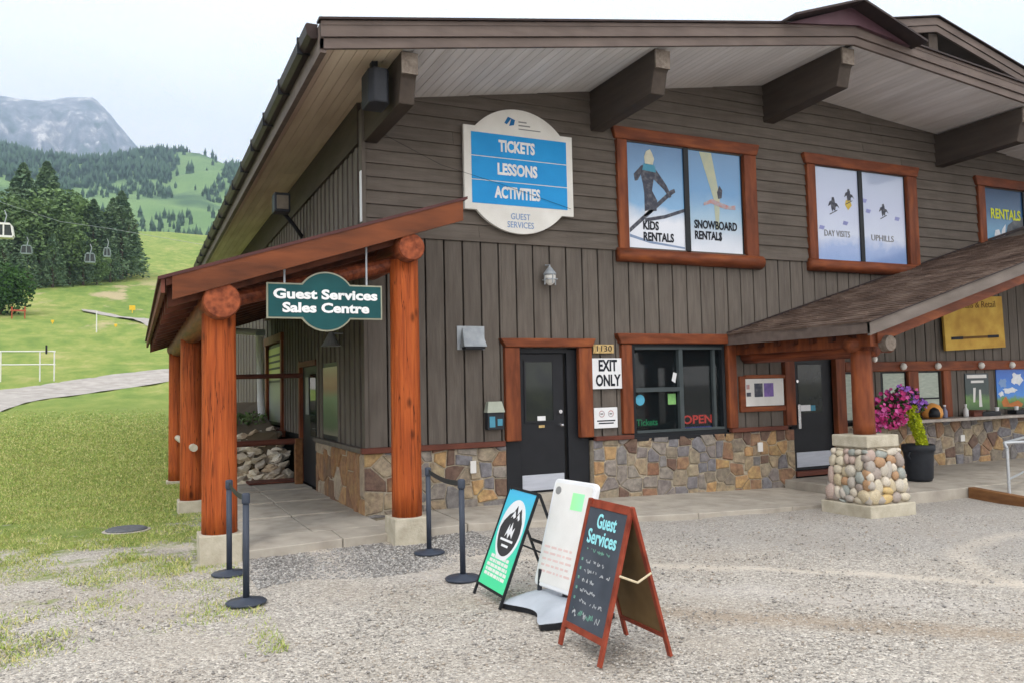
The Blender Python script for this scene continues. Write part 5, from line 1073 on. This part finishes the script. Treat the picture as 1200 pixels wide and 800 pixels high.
obj('logo_disc', G().prism([(cu_+.212*math.cos(a), cv_+.235*math.sin(a)) for a in np.linspace(math.pi, 2*math.pi, 19)]+[(.50, .71), (.45, .77), (.41, .83), (.36, .77), (.32, .85), (.28, .79), (.21, .76), (.13, .69)], -.0035, -.002, UV).xf(M1), pm('logo_charcoal', srgb(58, 58, 60), nscale=5), tb)
obj('logo_peak', G().prism([(.39, .79), (.43, .74), (.41, .72), (.38, .75), (.36, .73)], -.002, -.001, UV).prism([(.3, .8), (.34, .75), (.31, .73), (.28, .75), (.25, .73)], -.002, -.001, UV).prism([(.24, .56), (.28, .68), (.3, .62), (.33, .7), (.36, .62), (.4, .66), (.39, .56), (.34, .6), (.31, .55), (.28, .6)], -.002, -.001, UV).xf(M1), m_white, tb)
obj('logo_band', G().box(.18, .44, .525, .545, -.002, -.001).box(.24, .38, .475, .495, -.002, -.001).xf(M1), m_white, tb)
g = G(); rq = random.Random(3)
for r_ in range(5):
    u = .07+rq.uniform(0, .04)
    while u < .5: w_ = rq.uniform(.02, .09); g.box(u, min(u+w_, .55), .20+r_*.04, .228+r_*.04, -.006, -.004); u += w_+.014
obj('small_print', g.xf(M1), m_signpale, tb)
M2 = frame_matrix((.52, -4.40, zg0), (0, -1, 0), (-.34, 0, .91))
obj('leg', G().box(.01, .03, 0, .97, 0, .02).xf(M2), m_black, tb); obj('leg', G().box(.57, .59, 0, .97, 0, .02).xf(M2), m_black, tb); obj('cross_bar', G().box(.03, .57, .45, .47, 0, .02).xf(M2), m_black, tb)
obj('hinge_strut', G().tube([(.0, -4.98, zg0+.5), (.17, -4.99, zg0+.42), (.34, -4.98, zg0+.48)], .008, 6), m_black, tb)
# white plastic sign with weighted base
ws = thing('pavement_sign', 'white plastic sign panel on a grey moulded base between the two sandwich boards', 'sign', (.2, -5.3, zg0))
M3 = frame_matrix((.09, -4.98, zg0+.17), (0.12, -1, 0), (.24, 0, .88)); W3_, H3_ = .58, .9
def rrect(u0, u1, v0, v1, r_, n=5):
    P = []
    for (cu, cv, a0) in ((u1-r_, v0+r_, -90), (u1-r_, v1-r_, 0), (u0+r_, v1-r_, 90), (u0+r_, v0+r_, 180)):
        P += [(cu+r_*math.cos(R(a0+90*i/n)), cv+r_*math.sin(R(a0+90*i/n))) for i in range(n+1)]
    return P
obj('panel', G().prism(rrect(0, W3_, 0, H3_, .05), -.05, 0, UV).xf(M3), m_white, ws, bevel=.012); obj('paper', G().prism(rrect(.035, W3_-.035, .035, H3_-.035, .02), .001, .004, UV).xf(M3), m_offwhite, ws)
obj('printed_logo', G().prism([(.09+.04*math.cos(a), .8+.035*math.sin(a)) for a in np.linspace(0, 6, 12)], .0045, .006, UV).xf(M3), m_greyink, ws)
m_stk = gradmat('sticker_green_yellow', [(0, srgb(150, 230, 200)), (1, srgb(160, 240, 150))], -5.6, -5.2, axis=1, nmix=.02); obj('printed_sticker', G().box(.3, .46, .66, .8, .0045, .006).xf(M3), m_stk, ws)
g = G()
for r_ in range(5):
    u = .06
    while u < .42: w_ = rq.uniform(.02, .08); g.box(u, u+w_, .12+r_*.05, .138+r_*.05, .0045, .0055); u += w_+.02
obj('small_print', g.xf(M3), pm('faint_red_print', srgb(222, 196, 192), nscale=6), ws)
obj('support_peg', G().cyl((.11, -5.05, zg0+.1), (.13, -5.05, zg0+.3), .02, .02, 10).cyl((.2, -5.33, zg0+.08), (.24, -5.33, zg0+.3), .03, .03, 10), m_blackplastic, ws)
def basegrid(inset, zt):
    P = []
    for i in range(25):
        t = i/24; y = -4.9-.8*t; wl = .27+.07*math.cos(2*math.pi*t*1.0)*1.0 - (.12 if t < .04 or t > .96 else 0); wl -= inset; row = []
        for j in range(13):
            s = j/12*2-1; x = .13+s*wl-.16*math.sin(math.pi*t)*0; h = zt*(1-abs(s)**2.4)*(min(1, min(t, 1-t)*6))**.6; row.append((x, y+(inset if t < .5 else -inset)*0, zg0+.045+h))
        P.append(row)
    return np.array(P)
obj('base_cover', grid_mesh('bc', basegrid(0, .085), m_baseplastic), None, ws)
gg = G(); Pq = basegrid(.012, 0); edge_ = [tuple(p) for p in Pq[:, 0]]+[tuple(p) for p in Pq[::-1, -1]]; gg.prism([(p[0], p[1]) for p in edge_], zg0, zg0+.047, XY); obj('base_skirt', gg, m_black, ws)
# chalkboard A-frame
zg1 = gz(0, -6.3)+.012
cbd = thing('chalkboard', 'red framed folding chalkboard with Guest Services in pale blue chalk', 'sandwich board', (.05, -6.3, zg1))
M4 = frame_matrix((-.225, -5.985, zg1), (0, -1, 0), (.285, 0, 1.0)); Wc, Lc = .575, 1.05
for a, b2 in ((0, .04), (Wc-.04, Wc)): obj('leg', G().box(a, b2, 0, Lc, -.022, 0).xf(M4), m_boardwood, cbd, bevel=.003)
obj('top_rail', G().box(.04, Wc-.04, Lc-.06, Lc, -.022, 0).xf(M4), m_boardwood, cbd, bevel=.003); obj('bottom_rail', G().box(.04, Wc-.04, .13, .175, -.022, 0).xf(M4), m_boardwood, cbd, bevel=.003)
obj('slate', G().box(.04, Wc-.04, .175, Lc-.06, -.014, -.006).xf(M4), m_slate, cbd)
M4t = lambda u, v: M4 @ Matrix.Translation((u, v, -.005))
text('Guest', M4t(.30, .9), .14, m_chalkblue, cbd, width=.25, bold=.003, ext=.001); text('Services', M4t(.28, .785), .14, m_chalkblue, cbd, width=.38, bold=.003, ext=.001)
def scribble(u0, u1, v, h, seed):   # chalk handwriting too small to read in the photo
    rq = random.Random(seed); g = G(); u = u0; px_ = None
    while u < u1:
        if rq.random() < .13: u += h*.6; px_ = None; continue
        q = (u, v+rq.uniform(0, h)); 
        if px_:
            a, b2 = Vector(px_+(-.004,)), Vector(q+(-.004,)); d = (b2-a).normalized()*.0; nn = Vector((-(b2-a).y, (b2-a).x, 0)).normalized()*.0035
            g.add([a-nn, b2-nn, b2+nn, a+nn], [(0, 1, 2, 3)])
        px_ = q; u += rq.uniform(.003, .009)
    return g.xf(M4)
obj('chalk_line', scribble(.12, .42, .68, .03, 1), m_chalkgreen, cbd)
for i, (v, u1) in enumerate(((.6, .38), (.535, .48), (.47, .3), (.4, .36), (.33, .46))):
    obj('chalk_line', scribble(.14, u1, v, .03, 10+i), m_chalk, cbd); obj('chalk_mark', G().box(.075, .095, v+.01, v+.03, -.0055, -.004).xf(M4), m_chalkgreen, cbd)
obj('chalk_line', scribble(.1, .46, .235, .05, 40), m_chalkgreen, cbd); obj('chalk_line', scribble(.1, .46, .225, .06, 41), m_chalk, cbd)
M5 = frame_matrix((.33, -6.02, zg1), (0, -1, 0), (-.265, 0, 1.0))
for a, b2 in ((0, .04), (Wc-.04, Wc)): obj('leg', G().box(a, b2, 0, Lc, 0, .022).xf(M5), m_boardwood, cbd, bevel=.003)
obj('back_panel', G().box(.04, Wc-.04, .16, Lc-.03, .006, .014).xf(M5), m_hard, cbd); obj('bottom_rail', G().box(.04, Wc-.04, .13, .16, 0, .022).xf(M5), m_boardwood, cbd)
obj('cord', G().tube([(-.06, -6.57, zg1+.57), (.06, -6.6, zg1+.52), (.17, -6.6, zg1+.57)], .008, 6), m_rope, cbd)

# ------------------------------------------------------------------ lawn and meadow things
dr = thing('drain_cover', 'dark grey round drain cover lying in the worn grass', 'drain cover', (-3.05, 1.4, gz(-3.05, 1.4))); obj('lid', G().lathe((0, 0, 0), [(.26, 0), (.27, .03), (.23, .05), (.05, .055)], 24), pm('cast_iron', srgb(104, 106, 110), srgb(84, 86, 90), nscale=20, rough=.8), dr, local=True); obj('rim', G().lathe((0, 0, -.02), [(.31, 0), (.31, .035), (.28, .04)], 24), m_conc, dr, local=True)
fn = thing('metal_fence', 'low pale tube fence at the edge of the path on the left', 'fence', (-7.5, 33.2, gz(-7.5, 33.2)))
zf = gz(-8, 33.4)+.1
for x in (-10.6, -8.65, -7.05, -6.45): obj('fence_post', G().cyl((x, 33.4, zf-.2), (x, 33.4, zf+1.35), .03, .03, 8), m_offwhite, fn)
for z in (.7, 1.33): obj('rail', G().cyl((-12.5, 33.4, zf+z), (-6.4, 33.4, zf+z), .03, .03, 8), m_offwhite, fn)
obj('latch', G().box(-6.82, -6.74, 33.3, 33.38, zf+1.2, zf+1.62), m_black, fn)
br = thing('barrier', 'small orange red barrier in front of the dark bush', 'barrier', (-12.2, 73, gz(-12.2, 73)))
m_or = pm('orange_red_paint', srgb(170, 84, 62), nscale=5)
for x in (-12.9, -11.9): obj('barrier_post', G().box(x-.045, x+.045, 72.95, 73.05, gz(x, 73), gz(x, 73)+1.15), m_or, br)
obj('barrier_board', G().box(-13.0, -11.8, 72.9, 72.95, gz(-12, 73)+.7, gz(-12, 73)+.85), m_or, br)
def marker(x, y, h, mat, label):
    t = thing('marker', label, 'marker', (x, y, gz(x, y))); obj('post', G().cyl((0, 0, 0), (0, 0, h*.6), .05, .05, 6), mat, t, local=True); obj('panel', G().box(-h*.35, h*.35, -.05, .05, h*.4, h), mat, t, local=True)
m_ylw = pm('yellow_marker', srgb(232, 190, 60), nscale=5)
marker(-3.15, 80, .8, m_ylw, 'orange yellow marker board on the meadow above the curving trail')
marker(-9.3, 67.8, .32, m_ylw, 'small yellow marker on the grass at the left'); marker(-4.4, 65.6, .32, m_ylw, 'small yellow marker right of the thin pole on the grass')
tag(obj('pole', G().cyl((-5.75, 62.7, gz(-5.75, 62.7)), (-5.75, 62.7, gz(-5.75, 62.7)+1.8), .05, .04, 6), m_offwhite), 'thin pale pole standing on the meadow left of the curving trail', 'pole')
o = obj('boulder', blobs[1], None); o.location = (-15.1, 110, gz(-15.1, 110)+.5); o.scale = (.8, .7, .6); tag(o, 'pale boulder at the foot of the tree grove', 'boulder')

# gondola cabins on a cable
m_cab = pm('cabin_grey_blue', srgb(128, 140, 138), srgb(100, 114, 114), nscale=2)  # farther cabins: haze is put into this duller colour
def cabin(px, py, D, label, w_=2.0):
    sh = m_offwhite if px < 10 else m_cab
    a = az_of(px); x, y = CAM.x+D*math.sin(a), CAM.y+D*math.cos(a); zc = CAM.z+(463-py)/943.3*D*math.cos(a-YAW)
    t = thing('gondola_cabin', label, 'cable car', (x, y, zc-1.0), 'cable cars on the lift line')
    k = w_/2; t.scale = (.8, .8, .8) if px < 10 else (.62, .62, .62)
    obj('floor_pan', G().prism([(-k, .1), (k, .1), (k*.9, -.15), (-k*.9, -.15)], -.7, .7, XZ), sh, t, local=True)
    obj('window_body', G().prism([(-k, .1), (k, .1), (k*.8, 1.4), (-k*.8, 1.4)], -.62, .62, XZ), m_doorglass, t, local=True)
    for s_ in (-1, 0, 1): obj('pillar', G().prism([(s_*k-.08, .1), (s_*k+.08, .1), (s_*k*.8+.08, 1.4), (s_*k*.8-.08, 1.4)], -.66, .66, XZ), sh, t, local=True)
    obj('roof', G().prism([(-k*.85, 1.4), (k*.85, 1.4), (k*.6, 1.65), (-k*.6, 1.65)], -.7, .7, XZ), sh, t, local=True)
    obj('hanger', G().tube([(0, 0, 1.6), (.25, 0, 2.6), (0, 0, 3.3)], .06, 6), m_grey, t, local=True)
    return (x, y, zc+2.3)
c1 = cabin(2, 262, 92, 'nearest white cable car, cut by the left edge of the photo')
c2 = cabin(29, 285, 112, 'second cable car from the left, in front of the dark trees', 1.9); c3 = cabin(104, 296, 100, 'cable car left of the rightmost one on the line', 1.7); c4 = cabin(124, 290, 103, 'rightmost cable car before the tree grove', 1.2)
tag(obj('lift_cable', G().tube([(c1[0]-14, c1[1]-20, c1[2]+2.4), c1, tuple((np.array(c1)+np.array(c4))/2-np.array([0, 0, .5])), c4, (c4[0]+30, c4[1]+16, c4[2]-1)], .022, 5), m_grey), 'thin pale cable carrying the cable cars', 'cable')

# loose gravel and grass blades near the camera
def pebbles(n, reg, smin, smax, mats, seed, name, label):
    rg = np.random.default_rng(seed); x, y = reg(rg, n); z = ground(x, y); s = rg.uniform(0, 1, len(x))**2.5*(smax-smin)+smin
    base = np.array([[1, 0, 0], [0, 1, 0], [-1, 0, 0], [0, -1, 0], [0, 0, .7], [0, 0, -.7]], float); fc = np.array([[0, 1, 4], [1, 2, 4], [2, 3, 4], [3, 0, 4], [1, 0, 5], [2, 1, 5], [3, 2, 5], [0, 3, 5]])
    an = rg.uniform(0, 6.28, len(x)); ca, sa = np.cos(an), np.sin(an)
    v = base[None]*rg.uniform(.6, 1.3, (len(x), 6, 1)); vx = v[:, :, 0]*ca[:, None]-v[:, :, 1]*sa[:, None]; vy = (v[:, :, 0]*sa[:, None]+v[:, :, 1]*ca[:, None])*.8
    V = np.stack([vx*s[:, None]+x[:, None], vy*s[:, None]+y[:, None], v[:, :, 2]*s[:, None]*.8+(z+s*.25)[:, None]], 2).reshape(-1, 3)
    Fi = (fc[None]+np.arange(len(x))[:, None, None]*6).reshape(-1, 3)
    me = np_mesh(name, V, Fi, mats[0])
    for m in mats[1:]: me.materials.append(m)
    me.polygons.foreach_set('material_index', np.repeat(rg.integers(0, len(mats), len(x)), 8).astype(np.int32))
    tag(obj(name, me, None), label, 'gravel', kind='stuff')
pmats = [pm('pebble%d' % i, srgb(*c), nscale=30, rough=.9) for i, c in enumerate([(186, 181, 174), (166, 161, 155), (204, 198, 190), (140, 136, 132), (176, 165, 152)])]
gmats = [pm('grey_chip%d' % i, srgb(*c), nscale=30, rough=.9) for i, c in enumerate([(156, 153, 149), (134, 131, 128), (182, 179, 174), (116, 113, 110)])]
def reg_near(rg, n):
    d = 3.6+9.5*rg.random(n)**1.5; a = YAW+rg.uniform(-.62, .62, n); x, y = CAM.x+d*np.sin(a), CAM.y+d*np.cos(a); k = (y < -2.0-.0*x) & (~((x > 6.2) & (x < 7.2) & (y > -3.1))); return x[k], y[k]
pebbles(60000, reg_near, .003, .017, pmats, 1, 'loose_gravel', 'loose pale gravel scattered over the yard')
def reg_coarse(rg, n):
    x = rg.uniform(-1.9, 1.0, n); y = rg.uniform(-3.3, -1.35, n); k = (y < -1.72+.11*(x+1.8)) & (y > -3.15+.25*np.sin(x*3)+.1*(x)) & (np.hypot(x+2.1, y+1.6) > .3) & (np.hypot(x-.06, y+1.6) > .3); return x[k], y[k]
pebbles(1500, reg_near, .01, .026, pmats+gmats[:2], 5, 'scattered_stones', 'larger loose stones lying on the gravel yard')
pebbles(26000, reg_coarse, .008, .024, gmats, 2, 'crushed_stone', 'patch of coarse grey crushed stone in front of the porch walk')
def blades():
    rg = np.random.default_rng(9); n = 260000; y = -5.2+rg.random(n)**1.1*28; x = -1.95-rg.random(n)*(2.6+.17*(y+11)*.95)
    f = np.array([noise.fractal(Vector((a*.9, b2*.9, 1)), 1, 2, 4) for a, b2 in zip(x, y)])
    k = (f*4.2+(y+1.6)*.3+.7*rg.normal(size=n) > 0) & (rg.random(n) < np.clip((22-y)/9, .0, 1)) & ~((x > -2.4) & ((np.abs(y+1.58) < .25) | (np.abs(y-3.07) < .25) | (np.abs(y-8.1) < .25))) & (np.hypot(x+3.05, y-1.4) > .36)
    x, y = x[k], y[k]; z = ground(x, y); n = len(x)
    h = rg.uniform(.012, .045, n); an = rg.uniform(0, 6.28, n); wd = .003+.004*rg.random(n)+.0005*np.clip(y, 0, 20); lx, ly = rg.normal(0, .025, n), rg.normal(0, .025, n)
    V = np.stack([np.stack([x-wd*np.cos(an), y-wd*np.sin(an), z-.005], 1), np.stack([x+wd*np.cos(an), y+wd*np.sin(an), z-.005], 1), np.stack([x+lx, y+ly, z+h], 1)], 1).reshape(-1, 3)
    cols = [(158, 176, 90), (208, 198, 140), (128, 150, 74), (190, 190, 116)]
    ms = [pm('grass_blade%d' % i, srgb(*c), nscale=2, rough=.8) for i, c in enumerate(cols)]
    me = np_mesh('grass', V, np.arange(3*n).reshape(-1, 3), ms[0])
    for m in ms[1:]: me.materials.append(m)
    me.polygons.foreach_set('material_index', rg.choice([0, 0, 1, 2, 3], n).astype(np.int32)); tag(obj('grass', me, None), 'short worn lawn grass left of the log posts', 'grass', kind='stuff')
blades()
